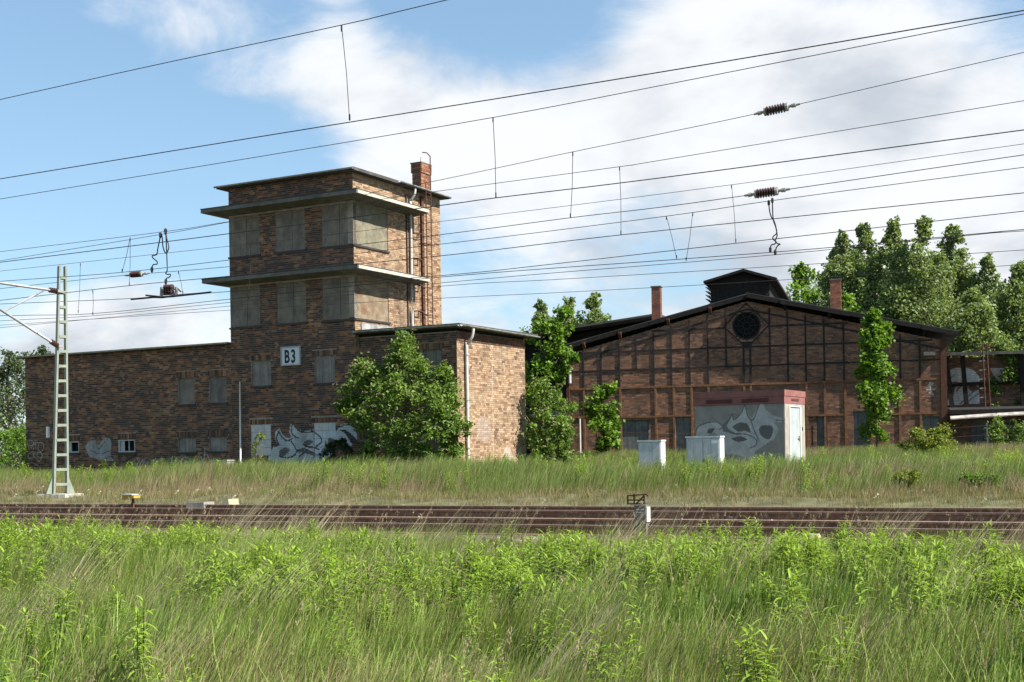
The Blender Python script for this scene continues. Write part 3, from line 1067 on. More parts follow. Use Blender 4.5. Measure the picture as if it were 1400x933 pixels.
def build_shed():
    es = H.root('engine_shed', 'old brick engine shed with a wide low gable and iron framing', 'building')
    HX, EV = 8.72, 6.42
    slope = (8.62 - EV) / HX
    top = lambda x: 8.62 - abs(x) * slope - .06
    doors = [(-6.14, -4.77, HZ, 3.08), (-3.50, -2.72, HZ, 3.20), (3.08, 3.56, HZ, 3.05), (4.74, 5.48, HZ, 3.25), (7.80, 8.50, HZ, 2.95)]
    RC, RR = (-.06, 7.42), .66
    sq = (RC[0] - RR, RC[0] + RR, RC[1] - RR, RC[1] + RR)
    # mortar core (rectangular part, then the gable triangle in strips)
    m = MB()
    wall_core(m, FRONT, -HX, HX, HZ - .3, EV, doors, .35)
    n = 24
    es_ = np.linspace(-HX, HX, n + 1)
    es_ = np.array(sorted(set(np.round(list(es_) + [sq[0], sq[1], 0.], 4))))
    for a, b in zip(es_, es_[1:]):
        mid = (a + b) / 2
        if sq[0] - 1e-6 < mid < sq[1]:
            m.add([FRONT(a, 0, EV), FRONT(b, 0, EV), FRONT(b, 0, sq[2]), FRONT(a, 0, sq[2])], [(0, 1, 2, 3)])
            m.add([FRONT(a, 0, sq[3]), FRONT(b, 0, sq[3]), FRONT(b, 0, top(b)), FRONT(a, 0, top(a))], [(0, 1, 2, 3)])
        else:
            m.add([FRONT(a, 0, EV), FRONT(b, 0, EV), FRONT(b, 0, top(b)), FRONT(a, 0, top(a))], [(0, 1, 2, 3)])
    a, b, c, d = sq
    m.add([(a, 0, c), (b, 0, c), (b, 0, d), (a, 0, d), (a, .4, c), (b, .4, c), (b, .4, d), (a, .4, d)], [(0, 4, 5, 1), (1, 5, 6, 2), (2, 6, 7, 3), (3, 7, 4, 0), (4, 7, 6, 5)])
    m.add([(-HX, 0, HZ - .3), (-HX, 26, HZ - .3), (-HX, 26, EV), (-HX, 0, EV), (HX, 0, HZ - .3), (HX, 26, HZ - .3), (HX, 26, EV), (HX, 0, EV)], [(0, 3, 2, 1), (4, 5, 6, 7)])
    gw = m.build('gable_wall', M_soot_mortar, es)
    # bricks
    base_sp = span_fn(-HX, HX, doors)

    def spans(z):
        lim = HX if z < EV - .06 else (8.56 - z) / slope
        segs = [(max(s[0], -lim), min(s[1], lim)) for s in base_sp(z)]
        segs = [s for s in segs if s[1] - s[0] > .05]
        dz = abs(z - RC[1])
        if dz < RR:
            h = math.sqrt(RR * RR - dz * dz)
            segs = [s2 for s in segs for s2 in ((s[0], min(s[1], RC[0] - h)), (max(s[0], RC[0] + h), s[1])) if s2[1] - s2[0] > .05]
        return segs
    pt = Paint()
    wh = (.42, .41, .38)
    z1 = lambda pts: [H.front(1140 + X / 2.592, 280 + Y / 2.592) for X, Y in pts]
    for pl in ([(335, 640), (350, 635)], [(340, 630), (345, 670)], [(330, 655), (355, 655)], [(338, 668), (350, 672)]): pt.line(z1(pl), wh, .09)
    wh2 = lambda pts: [H.front(760 + X / 6.664, 440 + Y / 6.664) for X, Y in pts]
    for pl in ([(120, 440), (140, 436)], [(232, 482), (246, 478)], [(268, 480), (282, 474)]): pt.line(wh2(pl), wh, .06)
    b = MB()
    bricks(b, FRONT, HZ, 8.56, spans, 41, SHED, pt)
    bricks(b, lambda u, d, z: (-HX - d, u, z), HZ, EV, span_fn(0, 12, []), 42, SHED)
    b.build('brick_course', M_brick, gw, kind='stuff')

    # iron frame: posts, rails and the raking member, each a bar of its own
    def beam(a, b_, w, name, mm, out=.045, depth=.06):
        t = MB()
        (ax, az), (bx_, bz) = a, b_
        if abs(ax - bx_) < 1e-6:
            t.box(ax - w / 2, ax + w / 2, -out, -out + depth, min(az, bz), max(az, bz))
        else:
            t.bar((ax, -out + depth / 2, az), (bx_, -out + depth / 2, bz), depth, w, up=(0, 0, 1))
        return t.build(name, mm, es)
    ups = [-7.95, -7.07, -6.17, -5.34, -4.49, -3.64, -2.76, -1.89, -1.03, 1.01, 1.83, 2.65, 3.48, 4.36, 5.2, 6.05, 6.85, 7.7]
    shallow = {-7.07: 4.7, -5.34: 5.55, -1.03: 5.55, 1.01: 5.55}
    for x in ups:
        beam((x, shallow.get(x, 4.70)), (x, top(x) - .1), .075, 'frame_post', M_black)
    beam((-.21, 4.7), (-.21, 6.4), .09, 'frame_post', M_black)
    beam((.10, 4.7), (.10, 6.4), .09, 'frame_post', M_black)
    beam((-.06, 8.37), (-.06, 8.5), .09, 'frame_post', M_black)
    for x in (-7.95, -6.15, -4.43, -3.55, -2.70, -1.89, -.21, .10, 2.66, 3.48, 4.40, 5.52, 6.80, 7.70):
        hi = 4.60
        lo = HZ if x not in (-1.89, -.21, .10) else 3.9
        beam((x, lo), (x, hi), .10, 'rusty_post', M_rust_or, .05, .065)
    for z in (5.52, 6.42, 7.35):
        lim = min(HX - .1, (8.5 - z) / slope)
        cuts = [-lim, lim] if z != 7.35 else None
        if cuts:
            beam((-lim, z), (lim, z), .07, 'frame_rail', M_black, .04)
        else:
            beam((-lim, z), (-1.08, z), .085, 'frame_rail', M_black, .04)
            beam((1.06, z), (lim, z), .07, 'frame_rail', M_black, .04)
    beam((-HX + .1, 4.65), (HX - .1, 4.65), .09, 'rusty_rail', M_rust_or, .055)
    beam((-4.43, 3.24), (-2.70, 3.24), .09, 'rusty_rail', M_rust_or, .055)
    beam((2.66, 3.12), (4.40, 3.12), .09, 'rusty_rail', M_rust_or, .055)
    beam((5.52, 3.1), (HX - .1, 3.1), .09, 'rusty_rail', M_rust_or, .055)
    beam((-8.6, 3.28), (-4.43, 3.22), .09, 'rusty_rail', M_rust_or, .055)
    for sgn in (-1, 1):
        beam((sgn * .0, top(0) - .38), (sgn * (HX - .15), top(HX) - .34), .08, 'raking_member', M_black, .042)
    for x, mm, w, nm in ((-HX - .02, M_rust, .16, 'corner_post'), (HX + .0, M_rust, .26, 'corner_post')):
        t = MB()
        t.box(x - w / 2, x + w / 2, -.09, .1, HZ - .2, EV - .05)
        t.build(nm, mm, es)

    # round window: plate from circle to square, diamond frame, ring, spokes, dark glass
    k = 32
    an = np.arange(k) / k * 2 * math.pi
    rf = MB()
    inner = [(RC[0] + .64 * math.cos(t), RC[1] + .64 * math.sin(t)) for t in an]
    sqv = [(RC[0] + RR * 1.01 * math.cos(t) / max(abs(math.cos(t)), abs(math.sin(t))), RC[1] + RR * 1.01 * math.sin(t) / max(abs(math.cos(t)), abs(math.sin(t)))) for t in an]
    rf.add([(x, -.004, z) for x, z in inner] + [(x, -.004, z) for x, z in sqv], [(i, (i + 1) % k, k + (i + 1) % k, k + i) for i in range(k)])
    dm = 1.06
    dv = [(RC[0], RC[1] + dm), (RC[0] + dm, RC[1]), (RC[0], RC[1] - dm), (RC[0] - dm, RC[1])]
    for p, q in zip(dv, dv[1:] + dv[:1]):
        rf.bar((p[0], -.03, p[1]), (q[0], -.03, q[1]), .05, .07, up=(0, 1, 0))
    for p in (dv[2],):
        rf.prism([(p[0], p[1]), (p[0] + .3, p[1] + .3), (p[0] - .3, p[1] + .3)], -.02, -.008)
    rw = rf.build('round_window', M_black, es)
    sp = MB()
    for rr in (.62, .40, .16):
        ring = [(RC[0] + rr * math.cos(t), .05, RC[1] + rr * math.sin(t)) for t in np.linspace(0, 2 * math.pi, 33)]
        sp.tube(ring,   .018 if rr < .6 else .04, 5, cap=False)
    sp.build('window_ring', M_black, rw)
    s1 = MB()
    s1.bar((.16, .05, 0), (.62, .05, 0), .028, .028)
    for i in range(10):
        t = i / 10 * 2 * math.pi
        if i == 0:
            so = s1.build('spoke', M_black, rw)
        else:
            so = dup(so, rw)
        so.location = (RC[0], 0, RC[1])
        so.rotation_euler = (0, t, 0)
    g = MB()
    g.add([(RC[0] + .655 * math.cos(t), .10, RC[1] + .655 * math.sin(t)) for t in an] + [(RC[0], .10, RC[1])], None, [(i, (i + 1) % k, k) for i in range(k)])
    g.build('pane', M_glass, rw)

    # roof slabs with fascia, purlin ends under the overhang
    ridge, ev, out = 8.80, 6.62, .75
    X = 9.35
    sl = (ridge - ev) / X
    for sg_ in (-1, 1):
        r_ = MB()
        pts = [(0, ridge - .0), (sg_ * X, ev), (sg_ * X, ev + .13), (0, ridge + .13)]
        out = .06 if sg_ < 0 else .5
        r_.prism(pts, -out, 26)
        ro = r_.build('roof', M_felt, es)
        cuts = np.linspace(0, X - .02, 7)
        for x0, x1 in zip(cuts, cuts[1:]):
            fa = MB()
            j0, j1 = rng0.normal(0, .014), rng0.normal(0, .014)
            zt = lambda x: ridge - x * sl
            fa.prism([(sg_ * (x0 + .004), zt(x0) - .10 + j0), (sg_ * (x1 - .004), zt(x1) - .10 + j1), (sg_ * (x1 - .004), zt(x1) + .10 + j1), (sg_ * (x0 + .004), zt(x0) + .10 + j0)], -out - .03 - abs(j0), -out - .002)
            fa.build('fascia_board', M_char, ro)
        for x in (1.75, 3.75, 6.1, 7.9):
            zb = ridge - x * sl - .012
            pb = MB()
            po = .26 if sg_ < 0 else .42
            pb.hexa([(sg_ * x - .07, -po, zb - .10), (sg_ * x + .07, -po, zb - .10), (sg_ * x + .07, -.05, zb - .34), (sg_ * x - .07, -.05, zb - .34),
                     (sg_ * x - .07, -po, zb - .01), (sg_ * x + .07, -po, zb - .01), (sg_ * x + .07, -.05, zb - .01), (sg_ * x - .07, -.05, zb - .01)])
            pb.build('purlin_end', M_rust if sg_ < 0 else M_char, ro)
        sr = MB()
        n_ = 3
        for i in range(n_):
            y = 3 + i * 7
            sr.bar((sg_ * .1, y, ridge + .16), (sg_ * X, y, ev + .145), .06, .03)
        sr.build('roof_seam', M_felt, ro, kind='stuff')
    # lantern on the ridge with louvres on its left side
    l = MB()
    ly0, ly1 = 4., 17.
    l.prism([(-2.2, 8.3), (.72, 8.3), (.72, 9.98), (-.5, 10.42), (-2.2, 10.0)], ly0, ly1)
    lt = l.build('roof_lantern', M_char, es)
    lr = MB()
    lr.prism([(-.5, 10.45), (-2.5, 9.96), (-2.5, 10.07), (-.5, 10.58)], ly0 - .5, ly1)
    lr.prism([(-.5, 10.45), (1.12, 9.93), (1.12, 10.05), (-.5, 10.58)], ly0 - .5, ly1)
    lr.build('lantern_roof', M_char, lt)
    for i in range(4):
        lv = MB()
        z = 9.2 + i * .2
        lv.bar((-2.38, ly0 + .1, z), (-2.38, ly1 - .2, z), .22, .03, up=(.3, 0, 1))
        lv.build('louvre', M_zinc, lt)
    st = MB()
    st.prism([(-3.7, 8.0), (-2.21, 8.35), (-2.21, 9.1), (-3.6, 8.6)], 6., 18.)
    st.prism([(-2.21, 9.12), (-3.8, 8.55), (-3.8, 8.66), (-2.21, 9.24)], 5.6, 18.)
    st.build('lantern_skirt', M_char, lt)
    # chimneys
    for x0, x1, zt, yy, sd in ((-5.06, -4.62, 9.82, 3., 51), (3.70, 4.20, 9.72, 3., 52)):
        zb = ridge - abs((x0 + x1) / 2) * sl - .1
        c = MB()
        c.box(x0, x1, yy, yy + .5, zb, zt)
        co = c.build('chimney', M_mortar, es)
        cb = MB()
        pal = [(.21, .075, .045), (.26, .10, .055), (.17, .062, .04)]
        bricks(cb, lambda u, d, z: (u, yy - d, z), zb, zt, span_fn(x0, x1, []), sd, pal)
        bricks(cb, lambda u, d, z: (x1 + d, u, z), zb, zt, span_fn(yy, yy + .5, []), sd + 5, pal)
        cb.build('brick_course', M_brick, co, kind='stuff')
        cp = MB()
        cp.box(x0 - .04, x1 + .04, yy - .04, yy + .54, zt + .004, zt + .06)
        cp.build('chimney_cap', M_conc, co)
        ck = MB()
        ck.box(x0 - .06, x1 + .10, yy - .06, yy + .56, zb - .1, zb + .28)
        ck.build('chimney_foot', M_brick_red, co)
    # boarded doors
    for i, (a, b_, c, d) in enumerate(doors):
        t = MB()
        t.box(a, b_, .12, .16, c, d)
        do = t.build('boarded_door', M_door_board, es)
        n_ = max(2, int((b_ - a) / .3))
        for j in range(n_):
            pl = MB()
            w = (b_ - a) / n_
            pl.box(a + j * w + .006, a + (j + 1) * w - .006, .095 + .006 * rng0.random(), .118, c, d - .03)
            pl.build('plank', M_door_board, do)
    # wall lamp, white pipe bits, rear roof on the left
    t = MB()
    t.box(7.86, 8.36, -.42, -.05, 5.70, 5.86)
    t.bar((8.1, -.25, 5.86), (8.1, .0, 6.1), .04)
    t.build('wall_lamp', M_conc, es)
    t = MB()
    t.tube([(-8.62, -.12, 4.95), (-8.62, -.12, 5.55)], .07, 8)
    t.build('pipe_stub', M_pipe, es)
    t = MB()
    t.tube([(-8.15, -.15, HZ), (-8.15, -.15, 3.2)], .045, 8)
    t.build('drain_pipe', M_pipe, es)
    rr = MB()
    rr.hexa([(-14.8, 8.6, 7.95), (-5.6, 8.6, 8.98), (-5.6, 24, 8.98), (-14.8, 24, 7.95), (-14.8, 8.6, 8.06), (-5.6, 8.6, 9.09), (-5.6, 24, 9.09), (-14.8, 24, 8.06)])
    rr.build('rear_roof', M_felt, es)
    rw2 = MB()
    rw2.hexa([(-14.2, 10.4, HZ), (-5.8, 10.4, HZ), (-5.8, 24, HZ), (-14.2, 24, HZ), (-14.2, 10.4, 7.9), (-5.8, 10.4, 8.85), (-5.8, 24, 8.85), (-14.2, 24, 7.9)])
    rw2.build('rear_wall', M_char, es)


M_brick_red = mat('red_brick_foot', (.24, .085, .05), .9, .3, 9, .3, 40)
M_door_board = mat('grey_door_board', (.12, .125, .125), .85, .3, 3, .2, 30, streak=((12, 12, .7), (.05, .05, .05), .7))
build_shed()


def build_ruin():
    """half-collapsed wing at the right of the shed"""
    ru = H.root('ruined_wing', 'roofless brick wing with white painted bays at the right end of the shed', 'building', 8.9, 0)
    # local x from 0 = shed's right corner
    m = MB()
    m.box(0.02, 14, 3.0, 3.3, HZ - .2, 5.75)
    wl = m.build('back_wall', M_soot_mortar, ru)
    p = Paint()
    q = lambda pts: [(H.front(1260 + X / 5.486, 450 + Y / 5.486, 3.0)[0] - 8.9, H.front(1260 + X / 5.486, 450 + Y / 5.486, 3.0)[1]) for X, Y in pts]
    wht = (.80, .79, .75)
    p.fill(q([(165, 390), (200, 320), (270, 290), (350, 295), (410, 330), (420, 400)]), wht, .05)
    p.fill(q([(150, 412), (425, 412), (435, 560), (150, 575)]), wht, .06, False)
    p.fill(q([(510, 290), (640, 300), (640, 390), (570, 385)]), wht, .25)
    p.line(q([(260, 470), (300, 420)]), (.12, .10, .09), .05)
    p.line(q([(290, 560), (420, 440)]), (.10, .08, .07), .04)
    p.line(q([(330, 560), (430, 480)]), (.10, .08, .07), .04)
    p.line(q([(190, 390), (250, 340)]), (.12, .1, .09), .05)
    p.fill(q([(340, 430), (400, 420), (430, 450), (380, 470)]), (.20, .10, .06), .3)
    p.fill(q([(180, 530), (200, 430), (250, 420), (230, 520)]), (.16, .15, .14), .5)
    b = MB()
    bricks(b, lambda u, d, z: (u, 3.0 - d, z), 3.2, 5.75, span_fn(.05, 14, []), 61, SHED, p, warm=.1)
    b.build('brick_course', M_brick, wl, kind='stuff')
    r_ = MB()
    r_.hexa([(.02, 2.2, 5.82), (14, 2.2, 5.72), (14, 5., 5.9), (.02, 5., 6.), (.02, 2.2, 5.96), (14, 2.2, 5.86), (14, 5., 6.04), (.02, 5., 6.14)])
    r_.build('eaves_board', M_felt, ru)
    for i, (xa, lean) in enumerate(((.12, -.28), (.75, .22), (3.35, .05), (5.6, .0))):
        t = MB()
        t.bar((xa + (0.2 if i < 2 else .1), 2.6, 3.2), (xa + lean * .2, 2.6, 5.8), .2, .2, up=(0, 1, 0))
        t.build('timber_post', M_char, ru)
    t = MB()
    t.bar((.1, 2.75, 4.45), (3.3, 2.75, 4.52), .18, .14)
    t.build('cross_beam', M_char, ru)
    # leaning planks and a rusty lattice pole
    for a, b_, w, mm in (((3.9, 2.3, 4.95), (5.2, 2.2, 4.2), .12, M_board), ((3.75, 2.4, 3.1), (4.6, 2.5, 4.35), .10, M_rust_or), ((4.55, 2.4, 4.5), (5.2, 2.4, 3.1), .22, M_char)):
        t = MB()
        t.bar(a, b_, w, .05, up=(0, 1, 0))
        t.build('loose_plank', mm, ru)
    # lean-to roof in front, its pale sheet edge, dark wall under it
    t = MB()
    t.hexa([(.06, -.2, 3.02), (14, -.2, 3.02), (14, 2.95, 3.15), (.06, 2.95, 3.15), (.06, -.2, 3.22), (14, -.2, 3.22), (14, 2.95, 3.42), (.06, 2.95, 3.42)])
    lr = t.build('lean_to_roof', M_char, ru)
    t = MB()
    n = 24
    for i in range(n):
        x0, x1 = .06 + i * .55, .06 + (i + 1) * .55
        zz = lambda x: 2.82 + .16 * math.sin(min(x, 4.5) / 4.5 * math.pi / 2)
        t.hexa([(x0, -.42, zz(x0) - .05), (x1, -.42, zz(x1) - .05), (x1, -.19, zz(x1) + .0), (x0, -.19, zz(x0) + .0), (x0, -.42, zz(x0)), (x1, -.42, zz(x1)), (x1, -.19, zz(x1) + .12), (x0, -.19, zz(x0) + .12)])
    t.build('sheet_edge', M_corr, lr)
    t = MB()
    t.box(.06, 14, .9, 1.1, HZ - .2, 3.0)
    lw = t.build('lean_to_wall', M_soot_mortar, ru)
    b = MB()
    bricks(b, lambda u, d, z: (u, .9 - d, z), HZ, 3.0, span_fn(.08, 14, [(1.0, 2.9, HZ, 2.7), (4.2, 5.8, HZ, 2.6)]), 62, SHED)
    b.build('brick_course', M_brick, lw, kind='stuff')
    for a, b_ in ((1.0, 2.9), (4.2, 5.8)):
        t = MB()
        t.box(a, b_, .86, .895, HZ, 2.65)
        t.build('boarded_door', M_door_board, lw)
    # pole
    px, pz = H.front(1351, 470, 1.)
    lp = H.root('lattice_pole', 'rusty thin lattice pole with cross arms beside the white bays', 'pole', px, 1.6, 3.2)
    t = MB()
    t.tube([(-.12, 0, 0), (-.2, 0, 3.1)], .035, 6)
    t.tube([(.10, .05, 0), (-.02, .0, 3.1)], .035, 6)
    t.build('upright', M_rust, lp, kind='stuff')
    t = MB()
    t.bar((-.5, 0, 2.9), (.3, 0, 2.95), .05)
    c0 = t.build('cross_arm', M_rust, lp)
    dup(c0, lp).location = (0, 0, -.12)
    t = MB()
    for i in range(5):
        t.bar((-.35, 0, .6 + i * .42), (-.1, 0, .62 + i * .42), .04)
    t.build('step_iron', M_galv, lp, kind='stuff')


build_ruin()


def build_outhouse():
    oh = H.root('brick_outhouse', 'low brick outhouse with a corrugated roof left of the shed', 'shed', -10.35, .8, 0)
    m = MB()
    m.box(-.6, 1.35, 0, 3, HZ - .2, 3.35)
    w = m.build('wall', M_mortar, oh)
    b = MB()
    bricks(b, FRONT, HZ, 3.3, span_fn(-.6, 1.35, []), 71, [(.16, .06, .036), (.21, .08, .045), (.12, .05, .033)])
    b.build('brick_course', M_brick, w, kind='stuff')
    r_ = MB()
    k = 40
    xs = np.linspace(-.8, 1.4, k)
    v = []
    for y, z in ((-.35, 3.34), (3.2, 3.6)):
        for i, x in enumerate(xs): v.append((x, y, z + .04 * (i % 2)))
        for i, x in enumerate(xs): v.append((x, y, z + .05 + .04 * (i % 2)))
    q = []
    for i in range(k - 1):
        q += [(i, i + 1, 2 * k + i + 1, 2 * k + i), (k + i, 3 * k + i, 3 * k + i + 1, k + i + 1), (i, k + i, k + i + 1, i + 1)]
    r_.add(v, q)
    r_.build('corrugated_roof', M_corr, oh)


build_outhouse()

# ------------------------------------------------------------------ substation hut, cabinets
U = Fr(29, (1072, 608), 41)


def build_hut():
    hu = U.root('substation_hut', 'concrete substation hut with a red-brown fascia and silver graffiti', 'hut', 0, 0, 0)
    Wd, Dp, z0, z1, zt = 3.02, 2.3, .5, 3.18, 3.62
    m = MB()
    m.box(-Wd, 0, .012, Dp, z0, z1)
    body = m.build('wall', M_pebble, hu)
    # sprayed front panel: fine grid, colour per vertex
    p = Paint()
    q = lambda pts: [U.front(840 + X / 4.667, 510 + Y / 4.667) for X, Y in pts]
    sil, dk, dk2 = (1.40, 1.48, 1.52), (.34, .34, .36), (.52, .50, .51)
    p.fill(q([(515, 410), (530, 350), (580, 320), (650, 315), (690, 345), (730, 300), (755, 262), (760, 300), (810, 260), (830, 205), (850, 270), (880, 290),
              (910, 230), (935, 160), (965, 235), (1010, 270), (1070, 290), (1070, 315), (1010, 310), (1050, 360), (1020, 420), (960, 460), (900, 500), (880, 560), (780, 520), (700, 520), (690, 430), (640, 380), (590, 400)]), sil, .0, False)
    p.fill(q([(590, 385), (600, 360), (640, 355), (620, 385)]), dk)
    p.fill(q([(750, 345), (790, 320), (845, 325), (870, 380), (830, 370), (790, 375)]), dk)
    p.fill(q([(920, 360), (945, 335), (1005, 340), (1010, 380), (985, 425), (935, 400)]), dk)
    p.fill(q([(740, 420), (800, 405), (850, 425), (790, 440)]), dk)
    p.fill(q([(690, 330), (740, 290), (720, 350), (800, 400), (700, 370)]), dk2)
    for pl in ([(690, 345), (730, 300), (755, 262), (762, 300), (810, 255), (832, 205), (850, 275), (885, 300), (915, 225), (938, 160)],
               [(515, 410), (530, 350), (590, 320), (660, 315), (690, 345), (670, 360)], [(690, 370), (760, 385), (850, 395), (905, 430), (900, 465), (860, 480)],
               [(870, 300), (890, 360), (920, 430)], [(1020, 300), (1075, 305)]):
        p.line(q(pl), dk, .035)
    nx, nz = 170, 118
    xs, zs = np.linspace(-Wd, 0, nx), np.linspace(z0, z1, nz)
    gx, gz = np.meshgrid(xs, zs)
    rg = np.random.default_rng(3)
    cols = np.array([p.colour(x, z, np.array((.86, .83, .79)), rg) for x, z in zip(gx.ravel(), gz.ravel())])
    g = MB()
    i = np.arange(nz - 1)[:, None] * nx + np.arange(nx - 1)[None]
    g.V.append(np.stack([gx.ravel(), np.zeros(nx * nz), gz.ravel()], -1))
    g.C.append(cols)
    g.F[4].append(np.stack([i, i + 1, i + nx + 1, i + nx], -1).reshape(-1, 4))
    g.n = nx * nz
    g.build('sprayed_panel', M_pebble, body)
    s_ = MB()
    s_.box(.003, .03, .02, .50, z0, z1)
    s_.box(.003, .03, 1.78, Dp, z0, z1)
    s_.box(.003, .03, .50, 1.78, 3.10, z1)
    s_.build('side_panel', M_pebble_light, body)
    d = MB()
    d.box(.004, .02, .56, 1.72, z0, 3.08)
    do = d.build('door', M_door, hu)
    f = MB()
    for y0, y1, a, b in ((.50, .56, z0, 3.1), (1.72, 1.78, z0, 3.1), (.56, 1.72, 3.08, 3.1)):
        f.box(.006, .055, y0, y1, a, b)
    f.build('door_frame', M_white, do)
    hnd = MB()
    hnd.box(.021, .06, 1.58, 1.62, 1.95, 2.12)
    hnd.bar((.055, 1.60, 2.05), (.055, 1.45, 2.05), .02)
    hnd.build('handle', M_fitting, do)
    lk = MB()
    lk.box(.031, .05, 1.92, 1.99, 2.3, 2.42)
    lk.build('keyhole_box', M_sill, body)
    # fascia in two steps with vent slots
    r_ = MB()
    r_.box(-Wd - .03, .04, -.035, Dp + .03, z1 + .004, zt - .2)
    r_.box(-Wd - .045, .055, -.05, Dp + .045, zt - .198, zt)
    ro = r_.build('roof_fascia', M_redband, hu)
    for x0, x1 in ((-2.62, -1.72), (-1.38, -.48)):
        v = MB()
        for k in range(3):
            v.box(x0, x1, -.052, -.036, z1 + .06 + k * .045, z1 + .09 + k * .045)
        v.build('vent_slot', M_vent, ro, kind='stuff')
    v = MB()
    v.box(.041, .056, .75, 1.55, z1 + .10, z1 + .17)
    v.build('vent_slot', M_vent, ro)


M_pebble_light = mat('pale_aggregate', (.27, .25, .205), .95, .2, 3, .9, 55, stain=(60., (.22, .19, .16), .5, .64, .7))
build_hut()


def build_cabinet(px, dep, ang, w, d, h, label, seams, plate):
    F = Fr(ang, px, dep)
    c = F.root('switch_cabinet', label, 'cabinet', 0, 0, .72, 'grey switch cabinets beside the hut')
    m = MB()
    m.box(-w, 0, 0, d, .0, h - .05)
    m.build('body', M_cab, c)
    m = MB()
    m.box(-w - .025, .025, -.03, d + .025, h - .047, h)
    m.build('lid', M_cab_top, c)
    k = seams
    for i in range(k):
        dd = MB()
        x0, x1 = -w + i * w / k + .02, -w + (i + 1) * w / k - .015
        dd.box(x0, x1, -.018, -.002, .08, h - .08)
        do = dd.build('cabinet_door', M_cab, c)
        if seams == 2:
            rb = MB()
            for j in range(9):
                x = x0 + .03 + j * (x1 - x0 - .06) / 8
                rb.box(x - .006, x + .006, -.024, -.017, .12, h - .12)
            rb.build('rib', M_cab, do, kind='stuff')
    hd = MB()
    hd.box(-w / k - .0 if k == 2 else -.14, (-w / k + .05) if k == 2 else -.10, -.05, -.019, h * .40, h * .53)
    hd.build('handle', M_letter, c)
    if plate:
        t = MB()
        t.box(-.24, -.06, -.026, -.0185, h - .22, h - .11)
        t.build('plate', M_sign, c)
    sd = MB()
    sd.box(.003, .014, .02, d - .02, .06, h - .08)
    sd.build('side_sheet', M_white, c)
    return c


M_cab_top = mat('pale_lid', (.52, .52, .50), .7, .2, 6, stain=(3., (.3, .28, .24), .5, .7, .6))
build_cabinet((903, 608), 36, 24, .66, .42, 1.34, 'small grey switch cabinet with a single scuffed door', 1, False)
build_cabinet((984, 608), 37, 24, 1.0, .46, 1.43, 'wide grey switch cabinet with two ribbed doors and a small white plate', 2, True)

# ------------------------------------------------------------------ railway
T = Fr(24, (700, 608), 25.5)
RZ = .77


def build_tracks():
    bed = MB()
    prof = [(-8.3, .10), (-6.6, RZ - .195), (.9, RZ - .195), (2.0, .66)]
    L0, L1 = -90, 60
    for (a, za), (b, zb) in zip(prof, prof[1:]):
        n = 40
        xs = np.linspace(L0, L1, n)
        v = [(*(T.O + T.e * x + T.n * a), za) for x in xs] + [(*(T.O + T.e * x + T.n * b), zb) for x in xs]
        bed.add(v, [(i, i + 1, n + i + 1, n + i) for i in range(n - 1)])
    o = bed.build('ballast_bed', M_ballast)
    tag(o, kind='structure')
    prof = [(-.07, 0), (.07, 0), (.07, .012), (.014, .03), (.010, .115), (.036, .128), (.036, .16), (-.036, .16), (-.036, .128), (-.010, .115), (-.014, .03), (-.07, .012)]
    for (ra, rb, label) in ((-1.5, 0., 'rusty farther railway track on the ballast bed nearest the signal box'), (-5.4, -3.9, 'rusty nearer railway track behind the foreground weeds')):
        tr = T.root('railway_track', label, 'track', 0, (ra + rb) / 2, RZ - .16, 'railway tracks')
        for ry in (ra - (ra + rb) / 2, rb - (ra + rb) / 2):
            m = MB()
            n = len(prof)
            v = [(L0, ry + y, z) for y, z in prof] + [(L1, ry + y, z) for y, z in prof]
            m.add(v, [(i, (i + 1) % n, n + (i + 1) % n, n + i) for i in range(n)])
            ro = m.build('rail', M_rail, tr)
            t = MB()
            t.box(L0, L1, ry - .024, ry + .024, .1602, .1625)
            t.build('running_surface', M_railtop, ro)
        near = ra < -4
        sl = MB()
        sl.box(-.13, .13, -1.3, 1.3, -.16, -.005)
        xs = np.arange(-17, 12, .62) if near else np.arange(-16, 11, .62)
        s0 = sl.build('sleeper', M_sleeper, tr)
        s0.location = (xs[0], 0, 0)
        for x in xs[1:]:
            dup(s0, tr).location = (x, 0, 0)


build_tracks()

# ------------------------------------------------------------------ mast and its brackets
MA = Fr(24, (82, 608), 34.5)


def insulator(mb, p, axis, ln, r_, n=6):
    prof = [(0, r_ * .3)]
    for i in range(n):
        t = ln * (i + .15) / n
        prof += [(t, r_ * .5), (t + ln / n * .12, r_), (t + ln / n * .45, r_ * .95), (t + ln / n * .6, r_ * .5)]
    prof.append((ln, r_ * .3))
    mb.lathe(prof, p, axis, 10)


